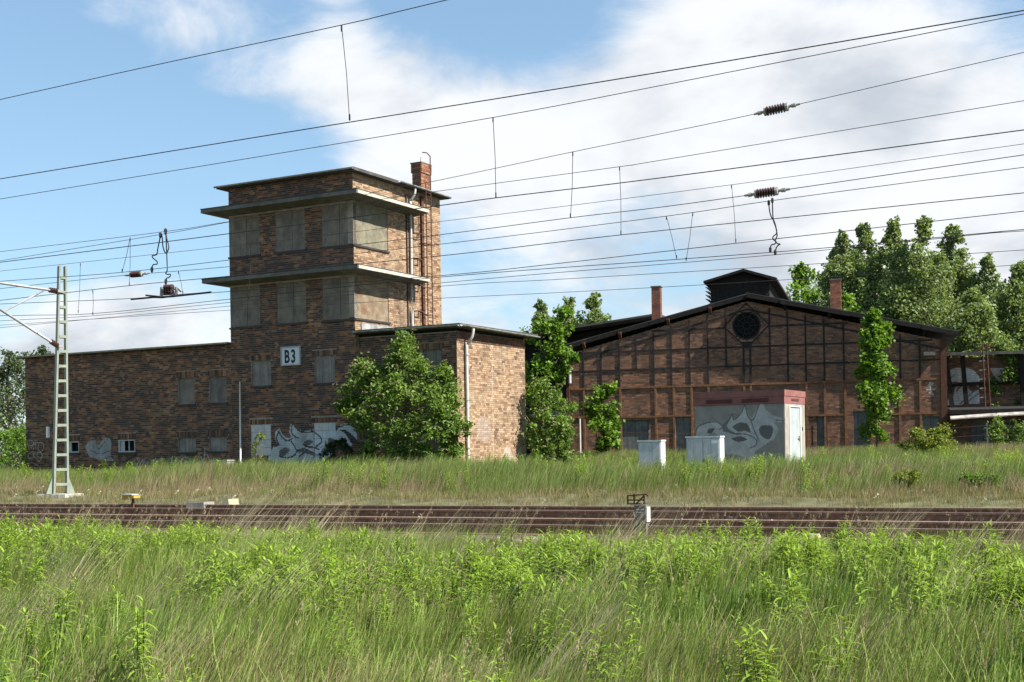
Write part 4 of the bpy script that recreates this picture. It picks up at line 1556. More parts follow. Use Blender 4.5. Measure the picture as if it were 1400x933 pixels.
def build_mast():
    ms = MA.root('catenary_mast', 'pale green lattice catenary mast on a concrete footing at the left', 'mast')
    bz, tz = .88, 7.05
    xl = lambda z: -.19 + .25 * (z - bz) / (tz - bz)
    xr = lambda z: .17 + .05 * (z - bz) / (tz - bz)
    for f, nm in ((xl, -1), (xr, 1)):
        m = MB()
        m.hexa([(f(bz) - .026, -.10, bz), (f(bz) + .026, -.10, bz), (f(bz) + .026, .10, bz), (f(bz) - .026, .10, bz),
                (f(tz) - .022, -.10, tz), (f(tz) + .022, -.10, tz), (f(tz) + .022, .10, tz), (f(tz) - .022, .10, tz)])
        m.build('upright', M_mast, ms).rotation_euler = (0, 0, R(59))
    z = bz + .25
    while z < tz - .1:
        m = MB()
        m.box(xl(z) + .022, xr(z) - .022, -.112, -.096, z - .036, z + .036)
        m.box(xl(z) + .022, xr(z) - .022, .096, .112, z - .036, z + .036)
        m.build('batten_plate', M_mast, ms).rotation_euler = (0, 0, R(59))
        z += .40
    for sx in (-1, 1):
        m = MB()
        x = xl(bz) if sx < 0 else xr(bz)
        m.prism([(x + sx * .036, bz), (x + sx * .2, bz), (x + sx * .036, bz + .45)], -.04, .04)
        m.build('gusset', M_mast, ms).rotation_euler = (0, 0, R(59))
    m = MB()
    m.hexa([(-.62, -.4, .55), (.55, -.4, .55), (.55, .4, .55), (-.62, .4, .55), (-.55, -.34, .875), (.48, -.34, .875), (.48, .34, .875), (-.55, .34, .875)])
    m.build('footing', M_conc_light, ms)
    m = MB()
    m.box(-.36, -.3, -.13, -.06, 2.4, 2.7)
    m.build('number_plate', M_white, ms)
    # cantilever towards the track (local -y)
    x = .1
    m = MB()
    m.tube([(x, -.34, 6.35), (x, -4.2, 6.36)], .035, 8)
    m.build('top_tube', M_galv, ms, smooth=True)
    m = MB()
    m.tube([(x, -.34, 4.95), (x, -3.6, 6.28)], .035, 8)
    m.build('diagonal_tube', M_galv, ms, smooth=True)
    m = MB()
    m.tube([(x, -.62, 6.3), (x, -2.0, 5.63)], .022, 8)
    m.build('brace_tube', M_galv, ms, smooth=True)
    for zz, ax in ((6.35, (0, -1, 0)), (4.87, (0, -1, .42))):
        m = MB()
        insulator(m, (x, -.13, zz), ax, .28, .075, 4)
        m.build('insulator', M_insul, ms, smooth=False)
        m = MB()
        m.bar((x, .02, zz), (x, -.14, zz), .1, .06)
        m.build('clamp', M_fitting, ms)


build_mast()

# ------------------------------------------------------------------ overhead wires
WA = R(27)
WN = np.array([math.sin(WA), math.cos(WA)])


def wire_pts(px, p):
    out = []
    for x, y in px:
        d = ray(x, y)
        t = p / (WN @ d[:2])
        out.append(np.array([d[0] * t, t, EYE + d[2] * t]))
    a = out[0] + (out[0] - out[1]) / np.linalg.norm(out[0] - out[1]) * 14
    b = out[-1] + (out[-1] - out[-2]) / np.linalg.norm(out[-1] - out[-2]) * 9
    return np.array([a] + out + [b])


def p_from(x, y, hh=4.2):
    """distance of the wire plane for a contact wire hh above the eye seen at this pixel"""
    d = ray(x, y)
    return hh / d[2] * (WN @ d[:2])


CW = 'overhead railway wires crossing the scene'
P1, P5, P7, P9, P10, P11 = p_from(700, 132), p_from(700, 268.5), p_from(700, 308), p_from(700, 340), p_from(700, 367), p_from(700, 373)
P12, P14 = p_from(700, 380), p_from(700, 404)
WIRES = {
    'w0': ([(0, 136.5), (200, 92), (470, 34), (612, 0)], P1, .006, 'messenger_wire', 'wire cutting across the top left corner of the sky'),
    'w1': ([(0, 245), (400, 180), (900, 99.5), (1400, 14.7)], P1, .007, 'contact_wire', 'thick wire running from mid left to the top right corner above the tower'),
    'w2': ([(0, 272.5), (400, 207), (674, 161), (900, 118), (1400, 19.5)], P5, .0068, 'messenger_wire', 'wire just under the topmost full-width wire, joining it at the top right corner'),
    'w3': ([(0, 357), (225, 320), (312, 304), (439, 281), (534, 258), (589, 249), (783, 208), (900, 184), (1060, 150), (1400, 72)], P7, .0062, 'messenger_wire', 'wire carrying the large insulator right of centre'),
    'w4': ([(0, 344.5), (225, 317), (312, 303.5), (450, 283), (604, 261), (849, 228), (900, 220), (1400, 138)], P9, .0068, 'messenger_wire', 'wire brushing the chimney top and meeting the right edge below the upper insulator'),
    'w5': ([(0, 359), (312, 320), (604, 281), (677, 271), (900, 244), (1400, 178)], P5, .0085, 'contact_wire', 'dark wire that carries the foot of the long dropper right of the chimney'),
    'w6': ([(0, 371), (312, 337), (604, 303), (1000, 253), (1400, 197)], P10, .0062, 'messenger_wire', 'thin wire passing just above the lower insulator'),
    'w7': ([(0, 385), (163, 373), (312, 356), (604, 321), (780, 298), (900, 284), (1048, 263.5), (1400, 212)], P7, .007, 'contact_wire', 'wire carrying the lower insulator near the hanging jumper cable'),
    'w8': ([(0, 395), (163, 377.5), (312, 365), (604, 334), (910, 296), (1060, 274), (1400, 229)], P11, .008, 'messenger_wire', 'wire from which the right jumper cable hangs'),
    'w9': ([(0, 411), (175, 391), (290, 380), (604, 350), (849, 321.5), (1400, 264)], P9, .0085, 'contact_wire', 'wire under the left jumper cables and crossing the lower tower hood'),
    'w10': ([(0, 416), (178, 408.5), (312, 399), (604, 377), (750, 362), (1006, 333), (1400, 289)], P10, .0085, 'contact_wire', 'wire holding the section insulator left of the tower'),
    'w11': ([(0, 432), (128, 429), (312, 409.5), (604, 379), (925, 355), (1120, 340), (1356, 318), (1400, 314)], P11, .0085, 'contact_wire', 'wire at the feet of the slanting droppers, crossing the right poplars'),
    'w12': ([(0, 439), (128, 432), (312, 414), (604, 387), (750, 374), (938, 359), (1120, 343), (1356, 319), (1400, 316)], P12, .0075, 'contact_wire', 'lower of the twin wires that merge over the right poplars'),
    'w13': ([(312, 419), (604, 391.5), (750, 383), (920, 373), (1116, 361), (1400, 342)], P12 + 1.2, .007, 'contact_wire', 'wire above the roof lantern ridge'),
    'w14': ([(0, 445), (312, 424.5), (604, 408), (750, 401), (920, 392), (1071, 383), (1400, 362)], P14, .007, 'contact_wire', 'lowest wire, crossing in front of the black roof lantern'),
}
W_OBJ = {}


def build_wires():
    for k, (px, p, r_, nm, lab) in WIRES.items():
        m = MB()
        m.tube(smooth_line(wire_pts(px, p), 5), r_, 5)
        o = m.build(nm, M_wire, None)
        tag(o, lab, 'wire', CW)
        W_OBJ[k] = o
    # droppers hang between a messenger and its contact wire: parts of the messenger
    for wk, a, b in (('w0', (467, 35), (478, 165)), ('w2', (674, 161), (678, 270)), ('w3', (783, 208), (780, 298)), ('w4', (847, 228), (849, 321)),
                     ('w6', (1000, 253), (1006, 332)), ('w8', (911, 296), (925, 354)), ('w8', (947, 291), (938, 357)),
                     ('w3', (178, 325), (167, 373)), ('w4', (178, 325), (177, 391)), ('w6', (110, 360), (107, 428)), ('w6', (343, 333), (340, 411)),
                     ('w9', (127, 397), (127, 431)), ('w8', (244, 371), (250, 402))):
        p = WIRES[wk][1]
        q = []
        for x, y in (a, b):
            d = ray(x, y)
            t = p / (WN @ d[:2])
            q.append(np.array([d[0] * t, t, EYE + d[2] * t]))
        m = MB()
        m.tube([q[0], q[0] * .5 + q[1] * .5 + np.array([.012, 0, 0]), q[1]], .006 if p > 18 else .005, 5)
        for e, s_ in ((q[0], -1), (q[1], 1)):
            m.tube([e, e + np.array([0, 0, .08 * s_])], .012, 5)
        m.build('dropper', M_wire, W_OBJ[wk], kind='stuff')

    def strain(wk, x0, x1, lo, hi, lab_parts, r_=.085, n=7):
        px, p = WIRES[wk][0], WIRES[wk][1]
        xs, ys = [q[0] for q in px], [q[1] for q in px]
        pt = lambda x: wire_at(wk, x)
        a, b, c, d = pt(lo), pt(x0), pt(x1), pt(hi)
        m = MB()
        insulator(m, b, c - b, np.linalg.norm(c - b), r_, n)
        m.build('insulator', M_insul, W_OBJ[wk])
        m = MB()
        for e, f in ((a, b), (d, c)):
            ln = np.linalg.norm(f - e)
            dr = (f - e) / ln
            m.lathe([(0, .02), (ln * .3, .022), (ln * .31, .04), (ln * .6, .035), (ln * .61, .022), (ln * .8, .03), (ln * .82, .075), (ln, .075)], e, dr, 8)
        m.build('clamp', M_fitting, W_OBJ[wk])
    strain('w3', 1048, 1074, 1031, 1094, None)
    strain('w7', 1035, 1060, 1018, 1080, None)
    strain('w8', 180, 193, 170, 204, None, .09, 6)


def wire_at(wk, x):
    px, p = WIRES[wk][0], WIRES[wk][1]
    pts = smooth_line(wire_pts(px, p), 24)
    sx = pts[:, 0] / pts[:, 1]
    yy = (EYE - pts[:, 2]) / pts[:, 1]
    # screen column of each point
    col = sx * FPX + 700 + ROLL * yy * FPX
    return np.array([np.interp(x, col, pts[:, i]) for i in range(3)])


build_wires()


def hang(px, p):
    o = []
    for x, y in px:
        d = ray(x, y)
        t = p / (WN @ d[:2])
        o.append(np.array([d[0] * t, t, EYE + d[2] * t]))
    return np.array(o)


def build_jumpers():
    j = thing('jumper_cable', 'pair of wavy jumper cables hanging under the insulator right of centre', 'cable', (0, 0, 0))
    q = lambda pts: [(980 + X / 3.886, 120 + Y / 3.886) for X, Y in pts]
    for pts in ([(276, 612), (280, 655), (290, 690), (305, 712), (318, 770), (300, 790), (298, 805), (315, 820), (305, 832), (288, 838), (284, 862)],
                [(295, 600), (296, 650), (300, 705), (312, 740), (320, 785), (310, 815), (325, 830), (336, 832), (318, 846), (310, 876)]):
        m = MB()
        m.tube(smooth_line(hang(q(pts), P11), 4), .014, 5)
        m.build('cable', M_wire, j, smooth=True)
    m = MB()
    for X, Y in ((276, 612), (295, 600), (284, 862), (310, 876)):
        c = hang(q([(X, Y)]), P11)[0]
        m.lathe([(-.06, .015), (-.04, .03), (.04, .03), (.06, .015)], c, (0, 0, 1), 8)
    m.build('clamp', M_wire, j, kind='stuff')
    j = thing('jumper_cable', 'kinked jumper cables looping between wires left of the tower', 'cable', (0, 0, 0))
    q = lambda pts: [(150 + X / 6.667, 290 + Y / 6.667) for X, Y in pts]
    for pts in ([(462, 210), (455, 260), (440, 330), (430, 385), (410, 395), (388, 400), (395, 420), (430, 450), (432, 475), (400, 480), (388, 500), (385, 530)],
                [(510, 165), (515, 250), (520, 380), (525, 520), (520, 545), (510, 560), (530, 570), (555, 570), (545, 595), (520, 605), (512, 635)],
                [(470, 195), (480, 240), (485, 310), (500, 360), (515, 378), (532, 350), (538, 310), (520, 240), (512, 180)],
                [(498, 170), (505, 155), (518, 160), (520, 178), (505, 180), (498, 170)]):
        m = MB()
        m.tube(smooth_line(hang(q(pts), P9 - .15), 4), .015, 5)
        m.build('cable', M_wire, j, smooth=True)
    m = MB()
    for X, Y in ((462, 212), (510, 182), (385, 525), (512, 635)):
        c = hang(q([(X, Y)]), P9 - .15)[0]
        m.lathe([(-.08, .012), (-.04, .035), (.04, .035), (.07, .015)], c, (0, 0, 1), 8)
    m.build('clamp', M_wire, j, kind='stuff')
    # section insulator: two runners with a pair of brown insulators in a pale cage
    s_ = thing('section_insulator', 'section insulator with two skid bars hanging on a wire left of the tower', 'insulator', (0, 0, 0))
    h = lambda X, Y, dy=0.: hang(q([(X, Y)]), P10 + dy)[0]
    for pts, dy in (([(330, 760), (470, 775), (560, 772), (740, 752), (925, 732)], -.12), ([(195, 797), (400, 778), (480, 780), (640, 758), (800, 745)], .12)):
        m = MB()
        m.tube([h(X, Y, dy) for X, Y in pts], .028, 6)
        m.build('skid_bar', M_black, s_, smooth=True)
    for Y in (690, 735):
        m = MB()
        a, b = h(500, Y), h(580, Y - 4)
        insulator(m, a, b - a, np.linalg.norm(b - a), .085, 5)
        m.build('insulator', M_insul, s_)
    m = MB()
    for X in (475, 610):
        m.bar(h(X, 685), h(X - 5, 765), .07, .05)
    for Y in (712, 755): m.bar(h(470, Y), h(615, Y - 6), .05, .04)
    m.bar(h(625, 700), h(650, 725), .05, .05)
    m.build('cage', M_fitting, s_)


build_jumpers()


# ------------------------------------------------------------------ small trackside things
def build_small():
    # hectometre stone in front of the near track
    F = Fr(24, (877, 608), 18.6)
    k = F.root('trackside_marker', 'weathered pale marker post with a white side standing before the rails', 'marker post', 0, 0, 0)
    x0, zt = F.front(867, 691)
    x1, zb = F.front(883, 712)
    m = MB()
    m.box(x0, x1, 0, .16, .1, zt)
    m.build('stone', M_conc, k)
    m = MB()
    m.box(x1 + .002, x1 + .02, .01, .15, zb - .02, zt - .03)
    m.build('white_edge', M_white, k)
    m = MB()
    for i, z in enumerate((zt - .07, zt - .11)):
        m.box(x0 + .03, x1 - .03 - .02 * i, -.006, -.0005, z, z + .012)
    m.build('faded_numeral_bar', M_conc_light, k)
    m = MB()
    w = .012
    a, za = F.front(858, 678)
    b, _ = F.front(885, 676)
    z2 = F.front(860, 690)[1]
    for (p, q) in (((a, 0, za), (b, 0, za + .02)), ((a, 0, z2 + .01), (b - .03, 0, z2 + .01)), ((a, 0, z2), (a, 0, za)), ((a + .1, 0, z2), (a + .1, 0, za + .03)), ((b - .05, 0, z2), (b - .05, 0, za)),
                   ((a, 0, (za + z2) / 2), (b - .05, 0, (za + z2) / 2)), ((a, 0, za), (a, .2, za)), ((b, 0, za), (b, .2, za)), ((a + .12, 0, z2), (b - .05, 0, za))):
        m.bar(p, q, w * 1.6, w * 1.6)
    m.build('wire_basket', M_rust, k)
    # cream topped block right, at the near rail
    F = Fr(24, (1110, 608), 17.2)
    k = F.root('point_heating_box', 'small concrete box with a cream cap beside the near rail', 'box', 0, 0, 0)
    x0, zt = F.front(1098, 731)
    x1, zb = F.front(1119, 742)
    m = MB()
    m.box(x0 + .02, x1 - .02, 0, .2, .2, zt - .05)
    m.build('body', M_conc, k)
    m = MB()
    m.hexa([(x0, -.02, zt - .05), (x1, -.02, zt - .05), (x1, .22, zt - .05), (x0, .22, zt - .05), (x0 + .02, 0, zt), (x1 - .02, 0, zt), (x1 - .02, .2, zt), (x0 + .02, .2, zt)])
    m.build('cap', M_cream, k)
    # yellow marker and slabs behind the far rail
    F = Fr(24, (178, 608), 29.3)
    k = F.root('yellow_marker', 'little yellow roofed marker peg in the grass behind the far rail', 'marker', 0, 0, 0)
    x0, z0 = F.front(171, 676)
    x1, z1 = F.front(187, 680)
    m = MB()
    m.hexa([(x0, -.1, z1 - .06), (x1, -.1, z1 - .02), (x1, .12, z1 - .02), (x0, .12, z1 - .06), (x0, -.1, z0 - .02), (x1, -.1, z0 - .03), (x1, .12, z0 - .03), (x0, .12, z0 - .02)])
    m.build('hood', M_yellow, k)
    m = MB()
    m.box((x0 + x1) / 2, (x0 + x1) / 2 + .06, 0, .05, .6, z1 - .02)
    m.build('peg', M_rust, k)
    m = MB()
    m.box(x0 - .01, x1 - .05, -.11, .13, z0 - .018, z0 + .005)
    m.build('lid', M_conc_light, k)
    for (px, w, lab, h_) in (((265, 688), .55, 'flat pale concrete slab lying at the far rail', .10), ((306, 684), .26, 'small cream-topped stone at the far rail', .16)):
        F = Fr(24, (px[0], 608), 28.6)
        z = F.front(*px)[1]
        k = F.root('concrete_slab', lab, 'slab', 0, 0, 0)
        m = MB()
        m.hexa([(-w / 2, 0, .6), (w / 2, 0, .6), (w / 2, .4, .6), (-w / 2, .4, .6), (-w / 2 + .03, .02, z), (w / 2 - .05, .02, z + .02), (w / 2 - .04, .38, z + .02), (-w / 2 + .03, .36, z)])
        m.build('slab', M_slab if w > .4 else M_cream, k)
    # wire fence before the shed
    fx = np.arange(-6.8, 15.5, 2.45)
    fe = H.root('wire_fence', 'rusty wire fence with thin posts before the engine shed', 'fence', 0, -2.6, 0)
    for i, x in enumerate(fx):
        m = MB()
        ln = rng0.normal(0, .05)
        P = H.world(x, -2.6)
        g = float(ground_z(P[0], P[1]))
        m.bar((x, 0, g - .2), (x + ln, 0, g + 1.28), .07, .07)
        m.build('post', M_conc if i % 2 else M_rust, fe)
    for hgt in (.75, 1.15):
        m = MB()
        pts = []
        for x in np.linspace(fx[0], fx[-1], 28):
            P = H.world(x, -2.6)
            pts.append((x, -.045, float(ground_z(P[0], P[1])) + hgt + .02 * math.sin(x * 2)))
        m.tube(pts, .006, 4)
        m.build('fence_wire', M_rust, fe)


build_small()


# ------------------------------------------------------------------ plants
def leaf_cloud(rg, centres, per, spread, size, cols, up=.5, aspect=.55, droop=0., crease=True):
    """leaf quads scattered round clump centres; one colour per leaf with a clump tone"""
    n = len(centres)
    C = np.repeat(centres, per, 0)
    N = len(C)
    P = C + rg.normal(0, 1, (N, 3)) * np.repeat(np.broadcast_to(np.asarray(spread), (n,)), per)[:, None]
    nr = rg.normal(0, 1, (N, 3))
    nr[:, 2] += up * 2
    nr /= np.linalg.norm(nr, axis=1)[:, None]
    d = rg.normal(0, 1, (N, 3))
    d[:, 2] -= droop
    d -= nr * (d * nr).sum(1)[:, None]
    d /= np.linalg.norm(d, axis=1)[:, None] + 1e-9
    s_ = np.cross(nr, d)
    L = size * rg.uniform(.65, 1.3, N)[:, None]
    w = L * aspect * .5
    v = np.stack([P - d * L * .5, P + s_ * w - d * L * .05 + nr * L * .06, P + d * L * .5 - nr * L * .05, P - s_ * w - d * L * .05 + nr * L * .06], 1).reshape(-1, 3)
    tone = np.repeat(rg.uniform(.78, 1.22, n), per)
    mixf = np.clip(np.repeat(rg.random(n), per) * .6 + rg.random(N) * .4, 0, 1)[:, None]
    col = (np.array(cols[0]) * (1 - mixf) + np.array(cols[1]) * mixf) * tone[:, None] * rg.uniform(.85, 1.15, N)[:, None]
    i = np.arange(N)[:, None] * 4
    return v, np.concatenate([i, i + 1, i + 2, i + 3], 1), np.repeat(col, 4, 0)


GREEN = {'poplar': [(.125, .18, .058), (.225, .29, .10)], 'maple': [(.095, .18, .022), (.17, .28, .04)], 'elder': [(.085, .15, .024), (.17, .265, .045)],
         'dark': [(.020, .040, .014), (.040, .070, .020)], 'willow': [(.055, .085, .035), (.10, .14, .06)], 'yellow': [(.13, .17, .02), (.20, .24, .035)],
         'fresh': [(.08, .16, .015), (.15, .26, .03)]}


def plant(name, label, cat, base, lobes, leaf, n_leaf, cols, seed, trunk_r=.1, group=None, trunk_top=None, stems=1, wind=0., up=.4, aspect=.55, droop=0., flowers=0, sub=9, vz=1.):
    """lobes: (dx, dy, dz, r) relative to base. trunk/limbs reach every lobe; leaves sit in small clumps in each lobe"""
    rg = np.random.default_rng(seed)
    o = thing(name, label, cat, base, 0, group)
    L = np.array(lobes, float)
    top = max(L[:, 2]) if trunk_top is None else trunk_top
    t = MB()
    tip = np.array([wind * top * .5, 0, top])
    roots = [np.array([rg.normal(0, .12) * (stems > 1), rg.normal(0, .12) * (stems > 1), -.15]) for _ in range(stems)]
    trunks = []
    for k, r0 in enumerate(roots):
        tp = tip if stems == 1 else L[(k * max(1, len(L) // stems)) % len(L), :3]
        s_ = np.linspace(0, 1, 9)[:, None]
        pts = r0 * (1 - s_) + tp * s_
        pts[1:-1, :2] += rg.normal(0, .012 * top, (7, 2))
        t.tube(pts, np.linspace(trunk_r, trunk_r * .18, 9), 7)
        trunks.append(pts)
    for x, y, z, r_ in L:
        tr = trunks[rg.integers(len(trunks))]
        zt = np.clip(z - rg.uniform(.5, 1.1) * math.hypot(x, y) - .3 * r_, .05 * top, top)
        k = np.argmin(abs(tr[:, 2] - zt))
        a = tr[k]
        b = np.array([x, y, z])
        mid = a * .5 + b * .5 + np.array([0, 0, -.08 * np.linalg.norm(b - a)]) + rg.normal(0, .05, 3)
        rr = max(trunk_r * .32 * (1 - k / 11), .008)
        t.tube(smooth_line([a, mid, b], 3), np.linspace(rr, rr * .25, 7), 5)
        for _ in range(3):
            e = b + rg.normal(0, .6, 3) * r_
            t.tube([mid * .4 + b * .6, e], [rr * .3, rr * .1], 4)
    t.build('trunk', M_bark, o, smooth=True)
    # clump centres: towards the outside of each lobe, never a closed shell
    cen, spr = [], []
    for x, y, z, r_ in L:
        for _ in range(sub):
            d = rg.normal(0, 1, 3)
            d /= np.linalg.norm(d)
            d[2] *= vz
            cen.append(np.array([x, y, z]) + d * r_ * rg.uniform(.35, 1.0) + np.array([wind * .15 * r_, 0, 0]))
            spr.append(r_ * rg.uniform(.14, .30))
    cen, spr = np.array(cen), np.array(spr)
    per = max(3, int(n_leaf / len(cen)))
    v, q, c = leaf_cloud(rg, cen, per, spr, leaf, cols, up, aspect, droop)
    m = MB()
    m.V, m.C, m.n = [v], [c], len(v)
    m.F[4] = [q]
    m.build('crown', M_leafy, o)
    if flowers:
        f = MB()
        idx = rg.choice(len(cen), flowers, replace=len(cen) < flowers)
        for i in idx:
            x, y, z, r_ = L[i // sub]
            d = cen[i] - np.array([x, y, z])
            p = cen[i] + d * .5 + np.array([rg.normal(0, .05), -.38, .16])
            for _ in range(22):
                a, rr = rg.uniform(0, 6.28), .125 * math.sqrt(rg.random())
                e = p + np.array([rr * math.cos(a), rr * math.sin(a) * .8, -.03 * (rr / .08) ** 2 + rg.normal(0, .008)])
                s_ = .014
                f.add([e + (-s_, 0, 0), e + (0, -s_, .004), e + (s_, 0, 0), e + (0, s_, .006)], [(0, 1, 2, 3)])
        f.build('blossom', M_petal, o, kind='stuff')
    return o


def crown_lobes(rg, H_, rad, cb, prof, n, lr, wind=0., squash=1.):
    """lobes filling a crown envelope: prof(t) radius 0..1 over height"""
    out = []
    i = 0
    while len(out) < n:
        i += 1
        t = rg.random()
        z = cb + (H_ - cb) * t
        r_ = rad * prof(t)
        if rg.random() > (prof(t) + .25): continue
        a = rg.uniform(0, 2 * math.pi)
        d = r_ * math.sqrt(rg.uniform(.1, 1.))
        s_ = lr * rg.uniform(.65, 1.25) * (.28 + .72 * prof(t))
        out.append((d * math.cos(a) + wind * (z - cb) * .5, d * math.sin(a) * squash, min(z, H_ - s_ * .5), s_))
    for k, f in ((.34, .36), (.75, .40), (1.25, .46)):
        out.append((wind * H_ * .5 + rg.normal(0, .12), rg.normal(0, .12), H_ - lr * k, lr * f))
    return out


def on_ground(px, depth):
    d = ray(px, 600)
    x, y = d[0] * depth, depth
    return np.array([x, y, float(ground_z(x, y))])


def height_at(px, py, depth, base):
    return EYE + ray(px, py)[2] * depth - base[2]


POP = lambda t: (.72 + .28 * math.sin(math.pi * min(1, t * 1.1))) * (1 - .85 * max(0, (t - .5) / .5) ** 1.5)
ROUND = lambda t: max(.12, math.sqrt(max(0, 1 - (2 * t - .85) ** 2 / 1.4)))


def build_trees():
    # poplars behind the shed on the right
    pl = [(1152, 322, 88, 62, 'second'), (1182, 309, 92, 60, ''), (1222, 305, 86, 70, ''), (1262, 303, 84, 66, ''), (1303, 312, 90, 56, ''),
          (1350, 356, 88, 64, ''), (1398, 362, 84, 58, ''), (1330, 400, 80, 60, ''), (1240, 360, 98, 60, ''), (1146, 340, 94, 40, '')]
    labs = ['poplar rising just right of the shed\'s right chimney', 'slim poplar second in the row behind the shed', 'broad tall poplar right behind the maple sapling by the shed',
            'tallest poplar in the row, over the right half of the shed roof', 'poplar with a gap of sky on its right side', 'lower pointed poplar behind the ruined wing',
            'poplar at the right edge of the picture', 'bushy poplar between the row and the ruined wing', 'poplar standing deepest in the row', 'leftmost poplar, lean against the sky']
    for i, ((px, py, d, w, _), lab) in enumerate(zip(pl, labs)):
        b = on_ground(px, d)
        h = height_at(px, py, d, b)
        rad = w / FPX * d * .62
        rg = np.random.default_rng(100 + i)
        lb = crown_lobes(rg, h, rad * 1.35, h * .12, POP, 150, .85, .03)
        plant('poplar_tree', lab, 'tree', b, lb, .19, 32000, GREEN['poplar'], 200 + i, .24, 'poplars behind the shed', h * .95, up=.15, aspect=.8, sub=14, vz=1.7)
    # light round tree behind the ridge
    for i, (px, py, d, w, lab) in enumerate(((1098, 365, 82, 80, 'light green round tree behind the shed ridge between lantern and chimney'), (1158, 405, 80, 46, 'low light green tree at the right chimney'))):
        b = on_ground(px, d)
        h = height_at(px, py, d, b)
        rg = np.random.default_rng(130 + i)
        plant('maple_tree', lab, 'tree', b, crown_lobes(rg, h, w / FPX * d * .55, h * .35, ROUND, 34, 1.0), .26, 5200, GREEN['maple'], 230 + i, .2, None, h * .9, up=.5, aspect=.8)
    # wind-blown poplars behind the rear roof
    labs = ['dark wind-blown tree top left behind the shed roof', 'dark wind-blown tree top in the middle behind the shed roof', 'tallest wind-blown tree top behind the shed roof, leaning right']
    for i, (px, py, d, w) in enumerate(((738, 413, 96, 34), (776, 408, 98, 46), (812, 402, 95, 42))):
        b = on_ground(px, d)
        h = height_at(px, py, d, b)
        rg = np.random.default_rng(140 + i)
        plant('windblown_tree', labs[i], 'tree', b, crown_lobes(rg, h, w / FPX * d * .6, h * .4, POP, 46, .8, .05), .27, 9000, GREEN['poplar'], 240 + i, .2, 'wind-blown trees behind the shed', h * .95, wind=.06, up=.15, vz=1.6)
    # trees and bushes at the left edge
    labs = ['tall willowy tree at the left edge behind the wing', 'willowy tree top peeping over the left end of the wing roof', 'light green shrub at the foot of the wing\'s left end', 'pale green bush at the left edge of the picture']
    for i, (px, py, d, w, g) in enumerate(((14, 478, 76, 60, 'willow'), (56, 472, 82, 50, 'willow'), (22, 586, 60, 42, 'fresh'), (-8, 592, 54, 50, 'fresh'))):
        b = on_ground(px, d)
        h = height_at(px, py, d, b)
        rg = np.random.default_rng(150 + i)
        plant('willow_tree' if g == 'willow' else 'shrub', labs[i], 'tree' if g == 'willow' else 'shrub', b, crown_lobes(rg, h, w / FPX * d * .6, h * .12, ROUND, 36 if g == 'willow' else 22, .95 if g == 'willow' else .5), .2 if g == 'willow' else .12, 6000 if g == 'willow' else 3200,
              GREEN[g], 250 + i, .2 if g == 'willow' else .06, None, h * .9, up=.2, droop=.5 if g == 'willow' else 0, stems=1 if g == 'willow' else 4)
    # tree between block and shed
    b = on_ground(742, 60)
    h = height_at(760, 426, 60, b)
    lb = [(.65, 0, h - .5, .5), (.95, .2, h - 1.1, .5), (.2, 0, h - 1.3, .6), (.6, -.3, h - 1.9, .65), (-.4, 0, h - 2.2, .65), (1.15, .2, h - 2.0, .4), (.3, -.4, h - 2.8, .75), (-.6, .2, h - 3.2, .65),
          (.85, 0, h - 3.0, .45), (.1, -.2, h - 3.9, .7), (-.6, 0, h - 4.3, .6), (.4, 0, h - 4.6, .4), (-.3, 0, h - 5.1, .6), (-.7, 0, h - 5.6, .5), (-.3, .3, h - 6.0, .45)]
    rj = np.random.default_rng(88)
    lb = [(x + rj.normal(.05, .48), y + rj.normal(0, .5), z + rj.normal(0, .3), r_ * .62) for x, y, z, r_ in lb for _ in range(4)]
    plant('maple_tree', 'bright green tree filling the gap between the brick block and the shed', 'tree', b, lb, .16, 11500, GREEN['fresh'], 301, .14, None, h * .85, up=.55, aspect=.85, sub=7)
    # flowering bush at the block's rear corner
    P = S.world(5.15, 5.2)
    b = np.array([P[0], P[1], float(ground_z(P[0], P[1]))])
    lb = [(-.1, 0, 3.2, .45), (.35, 0, 2.8, .5), (-.25, -.1, 2.4, .55), (.55, -.2, 2.1, .5), (.05, -.2, 1.8, .6), (-.3, -.1, 1.3, .5), (.65, -.1, 1.5, .4), (.3, -.2, 1.0, .55), (-.15, -.2, .7, .5), (.6, 0, .6, .4)]
    plant('elder_bush', 'narrow flowering elder bush at the rear corner of the sunlit wall', 'bush', b, lb, .13, 5200, GREEN['elder'], 302, .05, 'flowering elder bushes', 3.0, stems=4, up=.5, flowers=36, sub=12)
    # big elder in front of the block
    E = lambda px, py, ly=-1.: np.array([*(S.world(S.front(px, py, ly)[0], ly)[:2]), S.front(px, py, ly)[1]])
    P = S.world(2.05, -.9)
    b = np.array([P[0], P[1], float(ground_z(P[0], P[1]))])
    spots = [(547, 468, -.8, .42), (556, 487, -.9, .5), (540, 495, -.7, .5), (572, 500, -.9, .4), (520, 512, -1., .5), (497, 505, -.9, .4), (500, 528, -1.1, .6), (480, 545, -1., .45), (470, 556, -.9, .32), (530, 535, -1.3, .65),
             (560, 530, -1.4, .6), (590, 525, -1.1, .5), (607, 512, -.9, .32), (612, 540, -1., .5), (590, 555, -1.5, .65), (620, 565, -1.2, .5), (550, 565, -1.7, .7), (515, 560, -1.5, .65), (490, 575, -1.3, .45), (632, 590, -1., .4),
             (600, 585, -1.6, .6), (565, 598, -1.8, .65), (530, 595, -1.6, .6), (505, 610, -1.2, .4), (620, 612, -1.1, .4), (585, 620, -1.5, .5), (545, 622, -1.5, .5)]
    lb = []
    for px, py, ly, r_ in spots:
        e = E(px, py, ly) - b
        lb.append((*e, r_))
